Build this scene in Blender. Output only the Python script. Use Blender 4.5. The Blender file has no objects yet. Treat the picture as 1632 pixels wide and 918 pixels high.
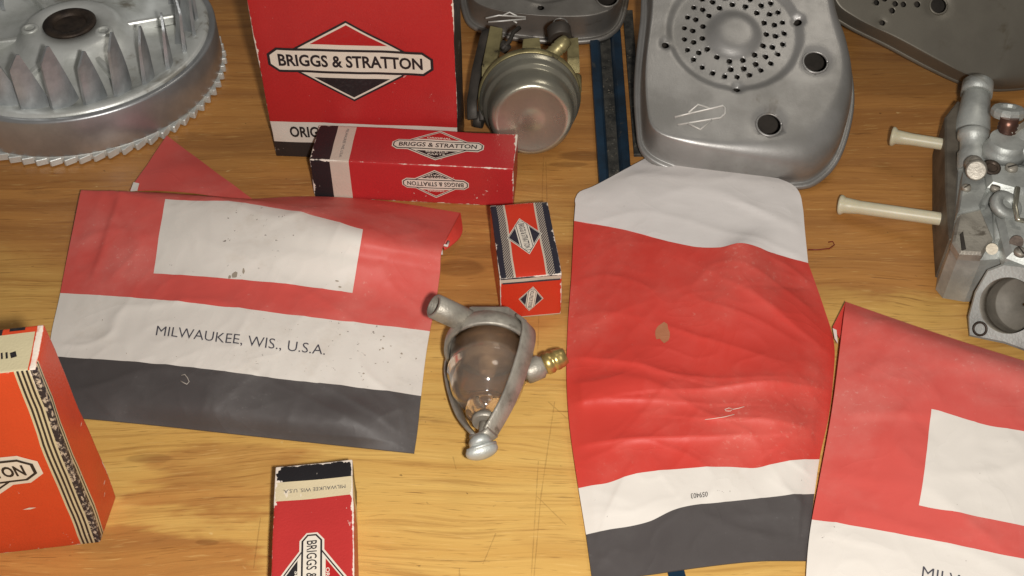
import bpy, bmesh, math, random
import numpy as np
from mathutils import Vector, Matrix, noise
random.seed(7)
R_ = math.radians
sc = bpy.context.scene
COL = sc.collection

# ---------------------------------------------------------------- camera, world, lamps, exposure
PITCH, DIST, FPX = R_(46), .65, 1900.0
CAM = Vector((0, -DIST*math.cos(PITCH), DIST*math.sin(PITCH)))
FW = Vector((0, math.cos(PITCH), -math.sin(PITCH))); RT = Vector((1, 0, 0)); UP = Vector((0, math.sin(PITCH), math.cos(PITCH)))
cd = bpy.data.cameras.new('camera'); cam = bpy.data.objects.new('camera', cd); COL.objects.link(cam)
cam.location = CAM; cam.rotation_euler = (math.pi/2-PITCH, 0, 0)
cd.sensor_width = 36; cd.lens = 36*FPX/1632; cd.clip_start = .01; cd.clip_end = 50
sc.camera = cam
w = bpy.data.worlds.new('World'); sc.world = w; w.use_nodes = True
bg = w.node_tree.nodes['Background']; bg.inputs[0].default_value = (1, .96, .9, 1); bg.inputs[1].default_value = .11

def lamp(name, loc, target, size, energy, col):
    l = bpy.data.lights.new(name, 'AREA'); l.shape = 'DISK'; l.size = size; l.energy = energy; l.color = col
    o = bpy.data.objects.new(name, l); COL.objects.link(o); o.location = loc
    o.rotation_euler = (Vector(target)-Vector(loc)).to_track_quat('-Z', 'Y').to_euler()
    return o
lamp('flash_lamp', CAM+RT*.035+UP*-.012, (0.03, -.11, 0), .022, 3.75, (1, .96, .91))          # the phone's own flash beside its lens
lamp('workshop_lamp', (.55, .45, 1.3), (.05, .1, 0), .45, 1.9, (1, .93, .82))               # ceiling lamp over the far side of the bench
vs = sc.view_settings; vs.view_transform = 'Standard'; vs.look = 'None'; vs.exposure = 0; vs.gamma = 1

# ---------------------------------------------------------------- helpers
def ray(px, py): return FW + RT*((px-816)/FPX) + UP*((459-py)/FPX)
def P(px, py, z=0.0):
    d = ray(px, py); return CAM + d*((z-CAM.z)/d.z)
def PP(px, py, o, n):
    d = ray(px, py); return CAM + d*((Vector(o)-CAM).dot(n)/d.dot(n))
def lin(c): return c/12.92 if c <= .04045 else ((c+.055)/1.055)**2.4
def rgb(r, g, b): return (lin(r/255), lin(g/255), lin(b/255), 1)

class NT:
    def __init__(s, name):
        s.m = bpy.data.materials.new(name); s.m.use_nodes = True; s.t = s.m.node_tree; s.n = s.t.nodes
        s.b = s.n['Principled BSDF']; s.tc = s.n.new('ShaderNodeTexCoord')
        s.co = s.tc.outputs['Object']
    def link(s, a, b): s.t.links.new(a, b)
    def put(s, sock, v):
        if isinstance(v, bpy.types.NodeSocket): s.link(v, sock)
        elif v is not None: sock.default_value = v
    def math(s, op, a, b=None, c=None, clamp=False):
        n = s.n.new('ShaderNodeMath'); n.operation = op; n.use_clamp = clamp
        s.put(n.inputs[0], a); s.put(n.inputs[1], b); s.put(n.inputs[2], c); return n.outputs[0]
    def mapping(s, scale, loc=(0, 0, 0), rot=(0, 0, 0), co=None):
        n = s.n.new('ShaderNodeMapping'); n.inputs['Scale'].default_value = scale; n.inputs['Location'].default_value = loc; n.inputs['Rotation'].default_value = rot
        s.link(co or s.co, n.inputs[0]); return n.outputs[0]
    def noise(s, co, scale, detail=4, rough=.55, dist=0):
        n = s.n.new('ShaderNodeTexNoise'); s.link(co, n.inputs['Vector'])
        n.inputs['Scale'].default_value = scale; n.inputs['Detail'].default_value = detail; n.inputs['Roughness'].default_value = rough; n.inputs['Distortion'].default_value = dist
        return n.outputs['Fac']
    def ramp(s, v, a, b, lo=0.0, hi=1.0):
        n = s.n.new('ShaderNodeMapRange'); n.interpolation_type = 'SMOOTHSTEP'
        s.put(n.inputs[0], v); n.inputs[1].default_value = a; n.inputs[2].default_value = b; n.inputs[3].default_value = lo; n.inputs[4].default_value = hi
        return n.outputs[0]
    def mix(s, f, a, b):
        n = s.n.new('ShaderNodeMix'); n.data_type = 'RGBA'; s.put(n.inputs[0], f); s.put(n.inputs[6], a); s.put(n.inputs[7], b); return n.outputs[2]
    def bump(s, h, strength, dist=.001):
        n = s.n.new('ShaderNodeBump'); s.put(n.inputs['Height'], h); n.inputs['Strength'].default_value = strength; n.inputs['Distance'].default_value = dist
        s.link(n.outputs[0], s.b.inputs['Normal'])
    def xyz(s, co=None):
        n = s.n.new('ShaderNodeSeparateXYZ'); s.link(co or s.co, n.inputs[0]); return n.outputs
    def out(s, base=None, rough=None, metal=None, spec=None):
        s.put(s.b.inputs['Base Color'], base); s.put(s.b.inputs['Roughness'], rough); s.put(s.b.inputs['Metallic'], metal)
        s.put(s.b.inputs['Specular IOR Level'], spec); return s.m

def metal_mat(name, c1, c2, rough=.42, metal=.9, scale=60, bump=.25, spots=None, grain=900):
    t = NT(name); n = t.noise(t.co, scale, 6, .6); f = t.noise(t.co, grain, 2)
    base = t.mix(t.ramp(n, .35, .68), c1, c2)
    if spots:
        base = t.mix(t.ramp(t.noise(t.co, spots[1], 5, .65, .4), spots[2], spots[2]+.1), base, spots[0])
    r = t.math('ADD', t.math('MULTIPLY', n, .3), rough-.15)
    t.bump(t.math('ADD', t.math('MULTIPLY', f, .5), n), bump, .0006)
    return t.out(base, r, metal)

def paper_mat(name, c, scuff=(.75, .62, .55, 1), amt=.25, rough=.42, bump=.25, spec=.45, specks=0.0, fold=.0):
    t = NT(name)
    a = t.noise(t.co, 14, 6, .62); b = t.noise(t.co, 420, 3, .6); v = t.noise(t.co, 1500, 2)
    base = t.mix(t.ramp(a, .42, .74, 0, amt), c, scuff)
    base = t.mix(t.ramp(t.math('ADD', t.math('MULTIPLY', b, .7), t.math('MULTIPLY', a, .5)), .70, .84, 0, .35), base, scuff)
    if specks:
        sp = t.noise(t.co, 260, 3, .7); sa = t.noise(t.co, 22, 3)
        base = t.mix(t.ramp(t.math('ADD', sp, t.math('MULTIPLY', sa, .35)), .88, .94, 0, specks), base, (.12, .09, .07, 1))
        base = t.mix(t.ramp(t.noise(t.co, 30, 5, .7), .55, .8, 0, .35*specks), base, (.45, .36, .25, 1))
    w0 = t.noise(t.co, 30, 4, .6, .5); w1 = t.math('SUBTRACT', t.math('MULTIPLY', w0, .5), t.math('POWER', t.math('ABSOLUTE', t.math('SUBTRACT', t.noise(t.co, 24, 3, .5, .8), .5)), .6))
    t.bump(t.math('ADD', t.math('MULTIPLY', w1, 1.0), t.math('MULTIPLY', v, .05)), bump, .003)
    return t.out(base, t.ramp(a, .3, .7, rough-.06, rough+.1), 0, spec)

def card_mat(name, c, dims, wear=.0009, worn=(.80, .70, .60, 1), rough=.38, spec=.45, scratch=.55):
    """printed carton; the ink is rubbed off along the edges of a box of the given size (base on z = 0)"""
    t = NT(name); x, y, z = t.xyz()
    W, D, H = dims
    dx = t.math('SUBTRACT', W/2, t.math('ABSOLUTE', x)); dy = t.math('SUBTRACT', D/2, t.math('ABSOLUTE', y))
    dz = t.math('SUBTRACT', H/2, t.math('ABSOLUTE', t.math('SUBTRACT', z, H/2)))
    d2 = t.math('MINIMUM', t.math('MINIMUM', t.math('MAXIMUM', dx, dy), t.math('MAXIMUM', dy, dz)), t.math('MAXIMUM', dx, dz))
    n = t.noise(t.co, 210, 5, .7); n2 = t.noise(t.co, 38, 4, .6)
    lim = t.math('MULTIPLY', t.math('POWER', t.math('ADD', t.math('MULTIPLY', n, .75), t.math('MULTIPLY', n2, .75)), 8.0), wear*2.9)
    m = t.ramp(t.math('SUBTRACT', lim, d2), -.00015, .00015)
    sc_ = t.ramp(t.math('ADD', t.noise(t.mapping((1, .35, 1), rot=(.3, .2, .7)), 300, 3, .7), t.math('MULTIPLY', n2, .4)), .92, .96, 0, scratch)
    m = t.math('MAXIMUM', m, sc_)
    base = t.mix(t.ramp(n2, .35, .75, 0, .3), c, tuple(min(1, v*.72) for v in c[:3])+(1,))
    base = t.mix(m, base, worn)
    t.bump(t.math('ADD', t.noise(t.co, 900, 2), t.math('MULTIPLY', n2, .6)), .18, .0008)
    return t.out(base, t.math('ADD', t.math('MULTIPLY', m, .3), rough), 0, spec)

def ink(name, c, rough=.45):
    t = NT(name); n = t.noise(t.co, 500, 3, .6)
    return t.out(t.mix(t.ramp(n, .45, .8, 0, .35), c, tuple(v*.7+.05 for v in c[:3])+(1,)), rough, 0, .4)

class MB:
    def __init__(s): s.v = []; s.f = []; s.mi = []; s.sm = []
    def add(s, vs, fs, mi=0, smooth=True):
        o = len(s.v); s.v += [Vector(v) for v in vs]
        for i, f in enumerate(fs):
            s.f.append([k+o for k in f]); s.mi.append(mi[i] if isinstance(mi, list) else mi); s.sm.append(smooth)
    def grid(s, pts, mi=0, close_u=False, flip=False, smooth=True):
        nv, nu = len(pts), len(pts[0]); vs = [p for r in pts for p in r]; fs = []; ms = []
        for j in range(nv-1):
            for i in range(nu if close_u else nu-1):
                a, b = j*nu+i, j*nu+(i+1) % nu; q = [a, b, b+nu, a+nu]
                fs.append(q[::-1] if flip else q); ms.append(mi(i, j) if callable(mi) else mi)
        s.add(vs, fs, ms, smooth)
    def lathe(s, o, ax, prof, seg=48, mi=0, cap0=True, cap1=True, smooth=True):
        """prof: (radius, height) list along the axis"""
        o = Vector(o); ax = Vector(ax).normalized(); e1 = ax.orthogonal().normalized(); e2 = ax.cross(e1)
        rows = [[o+ax*h+(e1*math.cos(a)+e2*math.sin(a))*r for a in [2*math.pi*k/seg for k in range(seg)]] for r, h in prof]
        s.grid(rows, mi, True, False, smooth)
        b = len(s.v)-seg*len(rows)
        if cap0: s.f.append([b+k for k in range(seg)][::-1]); s.mi.append(mi); s.sm.append(False)
        if cap1:
            b = len(s.v)-seg; s.f.append([b+k for k in range(seg)]); s.mi.append(mi); s.sm.append(False)
    def cyl(s, a, b, r0, r1=None, seg=24, mi=0, bev=.0):
        a, b = Vector(a), Vector(b); L = (b-a).length; r1 = r0 if r1 is None else r1
        pr = [(r0, 0), (r1, L)] if not bev else [(r0-bev, 0), (r0, bev), (r1, L-bev), (r1-bev, L)]
        s.lathe(a, b-a, pr, seg, mi)
    def pipe(s, a, b, ro, ri, seg=32, mi=0, depth=None):
        a, b = Vector(a), Vector(b); L = (b-a).length; d = depth or L*.8
        s.lathe(a, b-a, [(ro, 0), (ro, L-.0006), (ro-.0005, L), (ri, L), (ri, L-d)], seg, mi)
    def tube(s, pts, r, seg=8, mi=0):
        pts = [Vector(p) for p in pts]; rows = []; up = None
        for i, p in enumerate(pts):
            t = (pts[min(i+1, len(pts)-1)]-pts[max(i-1, 0)]).normalized()
            if up is None: up = t.orthogonal().normalized()
            up = (up-t*up.dot(t)).normalized(); sd = t.cross(up)
            rr = r(i/(len(pts)-1)) if callable(r) else r
            rows.append([p+(up*math.cos(2*math.pi*k/seg)+sd*math.sin(2*math.pi*k/seg))*rr for k in range(seg)])
        s.grid(rows, mi, True); b = len(s.v)-seg*len(rows)
        s.f.append([b+k for k in range(seg)][::-1]); s.mi.append(mi); s.sm.append(True)
        b = len(s.v)-seg; s.f.append([b+k for k in range(seg)]); s.mi.append(mi); s.sm.append(True)
    def ribbon(s, pts, wid, thick, wdir, mi=0):
        pts = [Vector(p) for p in pts]; rows = []
        for i, p in enumerate(pts):
            t = (pts[min(i+1, len(pts)-1)]-pts[max(i-1, 0)]).normalized()
            wd = Vector(wdir); wd = (wd-t*wd.dot(t)).normalized(); n = t.cross(wd)
            W = (wid(i/(len(pts)-1)) if callable(wid) else wid)/2; T = thick/2; c = T*.6
            rows.append([p+wd*a+n*b for a, b in [(-W+c, -T), (W-c, -T), (W, -T+c), (W, T-c), (W-c, T), (-W+c, T), (-W, T-c), (-W, -T+c)]])
        s.grid(rows, mi, True); b = len(s.v)-8*len(rows)
        s.f.append([b+k for k in range(8)][::-1]); s.mi.append(mi); s.sm.append(False)
        b = len(s.v)-8; s.f.append([b+k for k in range(8)]); s.mi.append(mi); s.sm.append(False)
    def prism(s, pts, vec, bev=.0, mi=0):
        """pts: a planar outline, extruded along vec with a small chamfer at the far end"""
        pts = [Vector(p) for p in pts]; vec = Vector(vec); n = len(pts); c = sum(pts, Vector())/n
        nn = sum(((pts[k]-c).cross(pts[(k+1) % n]-c) for k in range(n)), Vector())
        if nn.dot(vec) < 0: pts = pts[::-1]
        L = vec.length; rows = [pts, [p+vec*(1-bev/L) for p in pts]]
        if bev:
            sh = []
            for k in range(n):
                a, b, d = pts[k-1], pts[k], pts[(k+1) % n]
                u = (a-b).normalized(); v2 = (d-b).normalized(); m = (u+v2); m = m.normalized() if m.length > 1e-4 else (c-b).normalized()
                if m.dot(c-b) < 0: m = -m
                sh.append(b+m*bev+vec)
            rows.append(sh)
        s.grid(rows, mi, True, False, False); b = len(s.v)-n*len(rows)
        s.f.append([b+k for k in range(n)][::-1]); s.mi.append(mi); s.sm.append(False)
        b = len(s.v)-n; s.f.append([b+k for k in range(n)]); s.mi.append(mi); s.sm.append(False)
    def sphere(s, c, r, mi=0, seg=24, sx=(1, 1, 1)):
        prof = [(max(1e-5, r*math.sin(math.pi*k/12)), -r*math.cos(math.pi*k/12)) for k in range(13)]
        b = len(s.v); s.lathe((0, 0, 0), (0, 0, 1), prof, seg, mi)
        for k in range(b, len(s.v)): q = s.v[k]; s.v[k] = Vector((q.x*sx[0], q.y*sx[1], q.z*sx[2]))+Vector(c)
    def mesh(s, name, mats):
        me = bpy.data.meshes.new(name); me.from_pydata([tuple(v) for v in s.v], [], s.f)
        for m in mats: me.materials.append(m)
        me.polygons.foreach_set('material_index', s.mi); me.polygons.foreach_set('use_smooth', s.sm); me.update()
        return me

ROOT = {}
def thing(name, label, cat, loc=(0, 0, 0), rotz=0, group=None):
    o = bpy.data.objects.new(name, None); COL.objects.link(o); o.location = loc; o.rotation_euler = (0, 0, rotz); o.empty_display_size = .01
    o['label'] = label; o['category'] = cat
    if group: o['group'] = group
    ROOT[o.name] = Matrix.Translation(Vector(loc)) @ Matrix.Rotation(rotz, 4, 'Z'); return o
def link(name, me, parent=None, label=None):
    o = bpy.data.objects.new(name, me); COL.objects.link(o)
    if parent: o.parent = parent
    if label: o['label'] = label
    return o
def root_of(o):
    while o.parent: o = o.parent
    return o
def part(name, mb, mats, parent, world=True, label=None, weld=False, split=None):
    """one part = one mesh; world=True: vertices are given in world space"""
    if not isinstance(mats, (list, tuple)): mats = [mats]
    if world:
        inv = ROOT[root_of(parent).name].inverted(); mb.v = [inv @ v for v in mb.v]
    me = mb.mesh(name, mats)
    bm = bmesh.new(); bm.from_mesh(me)
    if weld: bmesh.ops.remove_doubles(bm, verts=bm.verts, dist=1e-6)
    if split: 
        for e in bm.edges:
            if len(e.link_faces) == 2 and e.calc_face_angle(0) > R_(split): e.smooth = False
    bm.to_mesh(me); bm.free()
    return link(name, me, parent, label)
def cut(o, cutter_mb, mats=None, solid=None):
    """real holes: solidify, subtract the cutter, keep the result as plain mesh"""
    if solid:
        m = o.modifiers.new('s', 'SOLIDIFY'); m.thickness = solid; m.offset = -1
    c = bpy.data.objects.new('cutter', cutter_mb.mesh('cutter', mats or list(o.data.materials))); COL.objects.link(c)
    c.matrix_world = ROOT[root_of(o).name]
    m = o.modifiers.new('b', 'BOOLEAN'); m.operation = 'DIFFERENCE'; m.object = c; m.solver = 'MANIFOLD'
    dg = bpy.context.evaluated_depsgraph_get(); dg.update()
    me = bpy.data.meshes.new_from_object(o.evaluated_get(dg)); me.name = o.name
    o.modifiers.clear(); o.data = me; bpy.data.objects.remove(c)

def text2d(s, wid, hei, bold=0.0):
    """lettering as flat faces in a wid x hei box round the origin"""
    cu = bpy.data.curves.new('lettering', 'FONT'); cu.body = s; cu.offset = bold; cu.resolution_u = 3
    ob = bpy.data.objects.new('lettering', cu); COL.objects.link(ob); dg = bpy.context.evaluated_depsgraph_get(); dg.update()
    me = bpy.data.meshes.new_from_object(ob.evaluated_get(dg))
    v = [Vector(p.co) for p in me.vertices]; f = [list(p.vertices) for p in me.polygons]
    bpy.data.objects.remove(ob); bpy.data.meshes.remove(me); bpy.data.curves.remove(cu)
    x0, x1 = min(p.x for p in v), max(p.x for p in v); y0, y1 = min(p.y for p in v), max(p.y for p in v)
    return [((p.x-(x0+x1)/2)*wid/(x1-x0), (p.y-(y0+y1)/2)*hei/(y1-y0)) for p in v], f

def spline_closed(pts, n):
    pts = [np.array(p, float) for p in pts]; m = len(pts); out = []
    per = n//m+1
    for i in range(m):
        p0, p1, p2, p3 = pts[i-1], pts[i], pts[(i+1) % m], pts[(i+2) % m]
        for k in range(per):
            t = k/per; out.append(.5*((2*p1)+(p2-p0)*t+(2*p0-5*p1+4*p2-p3)*t*t+(3*p1-p0-3*p2+p3)*t**3))
    return out
def hermite(xs, ys, x):
    """smooth curve through (xs, ys) with monotone-safe tangents"""
    xs = np.array(xs, float); ys = np.array(ys, float); n = len(xs)
    if n == 2: return ys[0]+(ys[1]-ys[0])*(x-xs[0])/(xs[1]-xs[0])
    d = (ys[1:]-ys[:-1])/(xs[1:]-xs[:-1])[:, None]; m = np.zeros_like(ys); m[0] = d[0]; m[-1] = d[-1]
    h = xs[1:]-xs[:-1]; m[1:-1] = (d[:-1]*h[1:, None]+d[1:]*h[:-1, None])/(h[1:]+h[:-1])[:, None]
    i = int(min(max(np.searchsorted(xs, x)-1, 0), n-2)); t = (x-xs[i])/h[i]
    return (2*t**3-3*t*t+1)*ys[i]+(t**3-2*t*t+t)*h[i]*m[i]+(-2*t**3+3*t*t)*ys[i+1]+(t**3-t*t)*h[i]*m[i+1]

# ---------------------------------------------------------------- bench top
def wood_mat():
    t = NT('varnished_pine'); x, y, z = t.xyz()
    warp = t.noise(t.mapping((3, 9, 1)), 1.0, 3)
    wv = t.n.new('ShaderNodeVectorMath'); wv.operation = 'ADD'; t.link(t.co, wv.inputs[0])
    cx = t.n.new('ShaderNodeCombineXYZ'); t.put(cx.inputs[1], t.math('MULTIPLY', t.math('SUBTRACT', warp, .5), .05)); t.link(cx.outputs[0], wv.inputs[1])
    co = wv.outputs[0]
    g1 = t.noise(t.mapping((2.2, 55, 1), co=co), 1.0, 5, .6, .3)         # broad growth bands
    g2 = t.noise(t.mapping((9, 330, 1), co=co), 1.0, 4, .65)            # fine grain
    g3 = t.noise(t.mapping((26, 620, 1), (3, 1, 0), co=co), 1.0, 3, .7)  # short pores and nicks
    patch = t.noise(t.mapping((5, 11, 1), (.6, .2, 0)), 1.0, 5, .62, .5)
    # the varnish is worn through in front, still orange at the back
    wear = t.math('ADD', t.math('MULTIPLY', patch, 1.0), t.ramp(y, -.15, .13, .30, -.34))
    def blob(px, py, rx, ry, amt):
        c = P(px, py); dx = t.math('DIVIDE', t.math('SUBTRACT', x, c.x), rx); dy = t.math('DIVIDE', t.math('SUBTRACT', y, c.y), ry)
        r = t.math('ADD', t.math('SQRT', t.math('ADD', t.math('MULTIPLY', dx, dx), t.math('MULTIPLY', dy, dy))), t.math('ADD', t.math('MULTIPLY', t.math('SUBTRACT', patch, .5), 1.6), t.math('MULTIPLY', t.math('SUBTRACT', g1, .5), 1.8)))
        return t.ramp(r, .75, 1.15, amt, 0)
    wear = t.math('SUBTRACT', wear, blob(365, 745, .042, .026, .32)); wear = t.math('SUBTRACT', wear, blob(170, 905, .065, .020, .40))
    wear = t.math('SUBTRACT', wear, blob(900, 860, .02, .012, .08)); wear = t.math('SUBTRACT', wear, blob(1420, 330, .10, .09, .25))
    wear = t.math('ADD', wear, blob(900, 300, .055, .05, .22))
    pale = t.mix(t.ramp(g1, .35, .68), rgb(216, 175, 98), rgb(205, 159, 84))
    orange = t.mix(t.ramp(g1, .36, .66), rgb(188, 132, 70), rgb(164, 112, 60))
    base = t.mix(t.ramp(wear, .30, .72), orange, pale)
    base = t.mix(t.ramp(g2, .48, .72, 0, .5), base, rgb(140, 88, 40))
    base = t.mix(t.ramp(t.math('ADD', g3, t.math('MULTIPLY', t.math('SUBTRACT', patch, .5), .12)), .62, .71, 0, .6), base, rgb(104, 66, 34))
    g4 = t.noise(t.mapping((60, 900, 1), (7, 2, 0), co=co), 1.0, 2, .6)
    base = t.mix(t.ramp(g4, .60, .72, 0, .45), base, rgb(126, 82, 40))
    base = t.mix(t.ramp(g4, .28, .40, .35, 0), base, rgb(228, 190, 120))
    dirt = t.noise(t.mapping((9, 22, 1), (2, 5, 0)), 1.0, 6, .7, .3)
    base = t.mix(t.ramp(dirt, .60, .78, 0, .5), base, rgb(104, 72, 44))
    spk = t.noise(t.mapping((160, 190, 1)), 1.0, 3, .6)
    base = t.mix(t.ramp(spk, .70, .76, 0, .7), base, rgb(70, 45, 26))
    base = t.mix(t.ramp(t.noise(t.mapping((120, 170, 1), (8, 3, 0)), 1.0, 2, .6), .72, .78, 0, .5), base, rgb(226, 196, 134))
    # knots
    for px, py, rx, ry, a in ((238, 730, .012, .003, .32), (930, 248, .016, .004, .5), (905, 262, .01, .002, .4), (735, 425, .012, .006, .40), (330, 864, .005, .0014, .35), (770, 400, .02, .006, .25)):
        base = t.mix(blob(px, py, rx, ry, a), base, t.mix(g2, rgb(120, 74, 36), rgb(72, 44, 24)))
    # knife lines and scratches
    lines = [((866, 250), (857, 560)), ((858, 735), (846, 930)), ((884, 640), (862, 790)), ((862, 790), (850, 930)), ((874, 640), (905, 668)), ((855, 790), (902, 836)),
             ((790, 850), (770, 898)), ((732, 905), (733, 930)), ((722, 728), (727, 748)), ((415, 825), (404, 905)), ((870, 258), (872, 330)), ((1270, 300), (1268, 345)), ((30, 205), (120, 233)), ((690, 892), (780, 895))]
    sc_m = None
    for (a, b) in lines:
        A, B = P(*a), P(*b); d = B-A; L2 = d.length_squared
        ax = t.math('SUBTRACT', x, A.x); ay = t.math('SUBTRACT', y, A.y)
        h = t.math('DIVIDE', t.math('ADD', t.math('MULTIPLY', ax, d.x), t.math('MULTIPLY', ay, d.y)), L2, clamp=True)
        ex = t.math('SUBTRACT', ax, t.math('MULTIPLY', h, d.x)); ey = t.math('SUBTRACT', ay, t.math('MULTIPLY', h, d.y))
        r = t.math('SQRT', t.math('ADD', t.math('MULTIPLY', ex, ex), t.math('MULTIPLY', ey, ey)))
        r = t.math('ADD', r, t.math('MULTIPLY', t.math('SUBTRACT', spk, .5), .0011))
        m = t.ramp(r, .00005, .00034, .27, 0); sc_m = m if sc_m is None else t.math('MAXIMUM', sc_m, m)
    base = t.mix(sc_m, base, rgb(86, 54, 28))
    h = t.math('SUBTRACT', t.math('ADD', t.math('MULTIPLY', g2, .6), t.math('MULTIPLY', g3, .5)), t.math('MULTIPLY', sc_m, 1.2))
    t.bump(h, .35, .0009)
    return t.out(base, t.ramp(wear, .3, .8, .36, .55), 0, .35)
mb = MB(); B = 1.1
mb.add([(-B, -.75, 0), (B, -.75, 0), (B, .85, 0), (-B, .85, 0), (-B, -.75, -.035), (B, -.75, -.035), (B, .85, -.035), (-B, .85, -.035)],
       [[0, 1, 2, 3], [7, 6, 5, 4], [0, 4, 5, 1], [1, 5, 6, 2], [2, 6, 7, 3], [3, 7, 4, 0]], 0, False)
o = link('tabletop', mb.mesh('tabletop', [wood_mat()])); o['kind'] = 'structure'

# ---------------------------------------------------------------- printed cartons
M_white_ink = ink('white_ink', rgb(222, 212, 196)); M_black_ink = ink('black_ink', rgb(36, 32, 34)); M_red_ink = ink('red_ink', rgb(176, 34, 34))
M_navy_ink = ink('navy_ink', rgb(44, 42, 54)); M_grey_ink = ink('grey_ink', rgb(78, 76, 82)); M_orange_ink = ink('orange_ink', rgb(206, 62, 30))

def lines(lo, hi, r, cuts, n):
    a = {round(lo, 6), round(lo+r*.3, 6), round(lo+r, 6), round(hi-r, 6), round(hi-r*.3, 6), round(hi, 6)} | {round(c, 6) for c in cuts}
    for k in range(1, n):
        v = lo+(hi-lo)*k/n
        if all(abs(v-q) > (hi-lo)/n*.4 for q in a): a.add(round(v, 6))
    return sorted(a)
def carton(dims, colour, cuts=((), (), ()), r=.0007, n=14, dent=.0004, deform=None, seed=0):
    """rounded card box with its base centre at the origin; colour(axis, sign, centre) gives the ink of each patch"""
    W, D, H = dims; L = [lines(-W/2, W/2, r, cuts[0], n), lines(-D/2, D/2, r, cuts[1], n), lines(0, H, r, cuts[2], n)]
    lo = Vector((-W/2+r, -D/2+r, r)); hi = Vector((W/2-r, D/2-r, H-r)); mb = MB()
    half = Vector((W/2, D/2, H/2))
    def pt(p):
        c = Vector([min(max(p[k], lo[k]), hi[k]) for k in range(3)]); d = p-c
        q = c+d.normalized()*r if d.length > 1e-9 else p.copy()
        nz = dentv(q, dent, seed)
        bot = min(1, q.z/.004)
        q = q+nz*bot
        return deform(q) if deform else q
    for ax in range(3):
        b, c = [k for k in range(3) if k != ax]
        for sg in (-1, 1):
            fix = L[ax][0] if sg < 0 else L[ax][-1]; rows = []
            for vv in L[c]:
                row = []
                for uu in L[b]:
                    p = [0, 0, 0]; p[ax] = fix; p[b] = uu; p[c] = vv; row.append(pt(Vector(p)))
                rows.append(row)
            def mi(i, j, ax=ax, sg=sg, b=b, c=c, fix=fix):
                p = [0, 0, 0]; p[ax] = fix; p[b] = (L[b][i]+L[b][i+1])/2; p[c] = (L[c][j]+L[c][j+1])/2; return colour(ax, sg, p)
            mb.grid(rows, mi, flip=(sg < 0) ^ (ax == 1))
    return mb

def diamond_logo(mb, to, bw, bh, dw, dh, words, mats, outer=0.0, lw=.06, top=1, bot=2, small=None, bold=.012, cap=.35, lift0=.00005):
    """banner bw x bh across a diamond dw x dh; layers lie one above the other; mats order: white, black, red/top..."""
    st = [lift0]
    def poly(p, mi, n=1):
        mb.add([to(a, b, st[0]) for a, b in p], [list(range(len(p)))], mi, False); st[0] += .00004
    def dia(w, h): return [(-w/2, 0), (0, -h/2), (w/2, 0), (0, h/2)]
    def ban(w, h): c = h*cap; return [(-w/2+c, -h/2), (w/2-c, -h/2), (w/2, -h/2+c*.8), (w/2, h/2-c*.8), (w/2-c, h/2), (-w/2+c, h/2), (-w/2, h/2-c*.8), (-w/2, -h/2+c*.8)]
    L = bh*lw*2; k = dw/dh; g = math.sqrt(1+k*k)
    if outer:
        O = bh*outer*2; poly(dia(dw+O*g*1.0, dh+O*g/k), 0); poly(ban(bw+O, bh+O), 0)
    poly(dia(dw, dh), 1)
    d1 = L*1.0; poly(dia(dw-d1*g, dh-d1*g/k), 0)
    d2 = L*1.9; w2, h2 = dw-d2*g, dh-d2*g/k
    yb = bh/2+L*1.2; xb = w2/2*(1-yb/(h2/2))
    mb.add([to(a, b, st[0]) for a, b in [(-xb, yb), (xb, yb), (0, h2/2)]], [[0, 1, 2]], top, False)
    mb.add([to(a, b, st[0]) for a, b in [(xb, -yb), (-xb, -yb), (0, -h2/2)]], [[0, 1, 2]], bot, False); st[0] += .00004
    poly(ban(bw, bh), 1); poly(ban(bw-L*1.3, bh-L*1.3), 0)
    v, f = text2d(words, bw*.87, bh*.50, bold); mb.add([to(a, b, st[0]) for a, b in v], f, 1, False)
    if small:
        for s, yy, ww, hh in small:
            v, f = text2d(s, ww, hh, .02); mb.add([to(a, b+yy, st[0]) for a, b in v], f, 0, False)

def drape(mb, g, size=.004):
    """cut flat print into small faces and lay it on the card"""
    bm = bmesh.new(); me = mb.mesh('print', []); bm.from_mesh(me); bpy.data.meshes.remove(me)
    bmesh.ops.triangulate(bm, faces=bm.faces)
    for k in range(6):
        ed = [e for e in bm.edges if e.calc_length() > size]
        if not ed: break
        bmesh.ops.subdivide_edges(bm, edges=ed, cuts=1); bmesh.ops.triangulate(bm, faces=[f for f in bm.faces if len(f.verts) > 3])
    bm.verts.ensure_lookup_table(); bm.verts.index_update(); o = MB()
    o.v = [Vector(g(v.co.x, v.co.y, v.co.z)) for v in bm.verts]; o.f = [[v.index for v in f.verts] for f in bm.faces]; o.mi = [f.material_index for f in bm.faces]; o.sm = [False]*len(o.f)
    bm.free(); return o
def dentv(q, dent, seed): return noise.noise_vector(q*22+Vector((seed, 3, 1)))*dent*1.5+noise.noise_vector(q*70+Vector((seed, 9, 4)))*dent*.6
FLAT = lambda a, b, l: Vector((a, b, l))
def face_top(cx, cy, H, rot=0, deform=None, dent=.0005, seed=0):
    c, s = math.cos(rot), math.sin(rot)
    def g(a, b, l):
        p = Vector((cx+c*a-s*b, cy+s*a+c*b, H)); p.z += dentv(p, dent, seed).z+.0001+l; return deform(p) if deform else p
    return g
def face_front(cx, cz, D, rot=0, deform=None, dent=.0005, seed=0):
    c, s = math.cos(rot), math.sin(rot)
    def g(a, b, l):
        p = Vector((cx+c*a-s*b, -D/2, cz+s*a+c*b)); p.y += dentv(p, dent, seed).y-.0001-l; return deform(p) if deform else p
    return g

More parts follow.
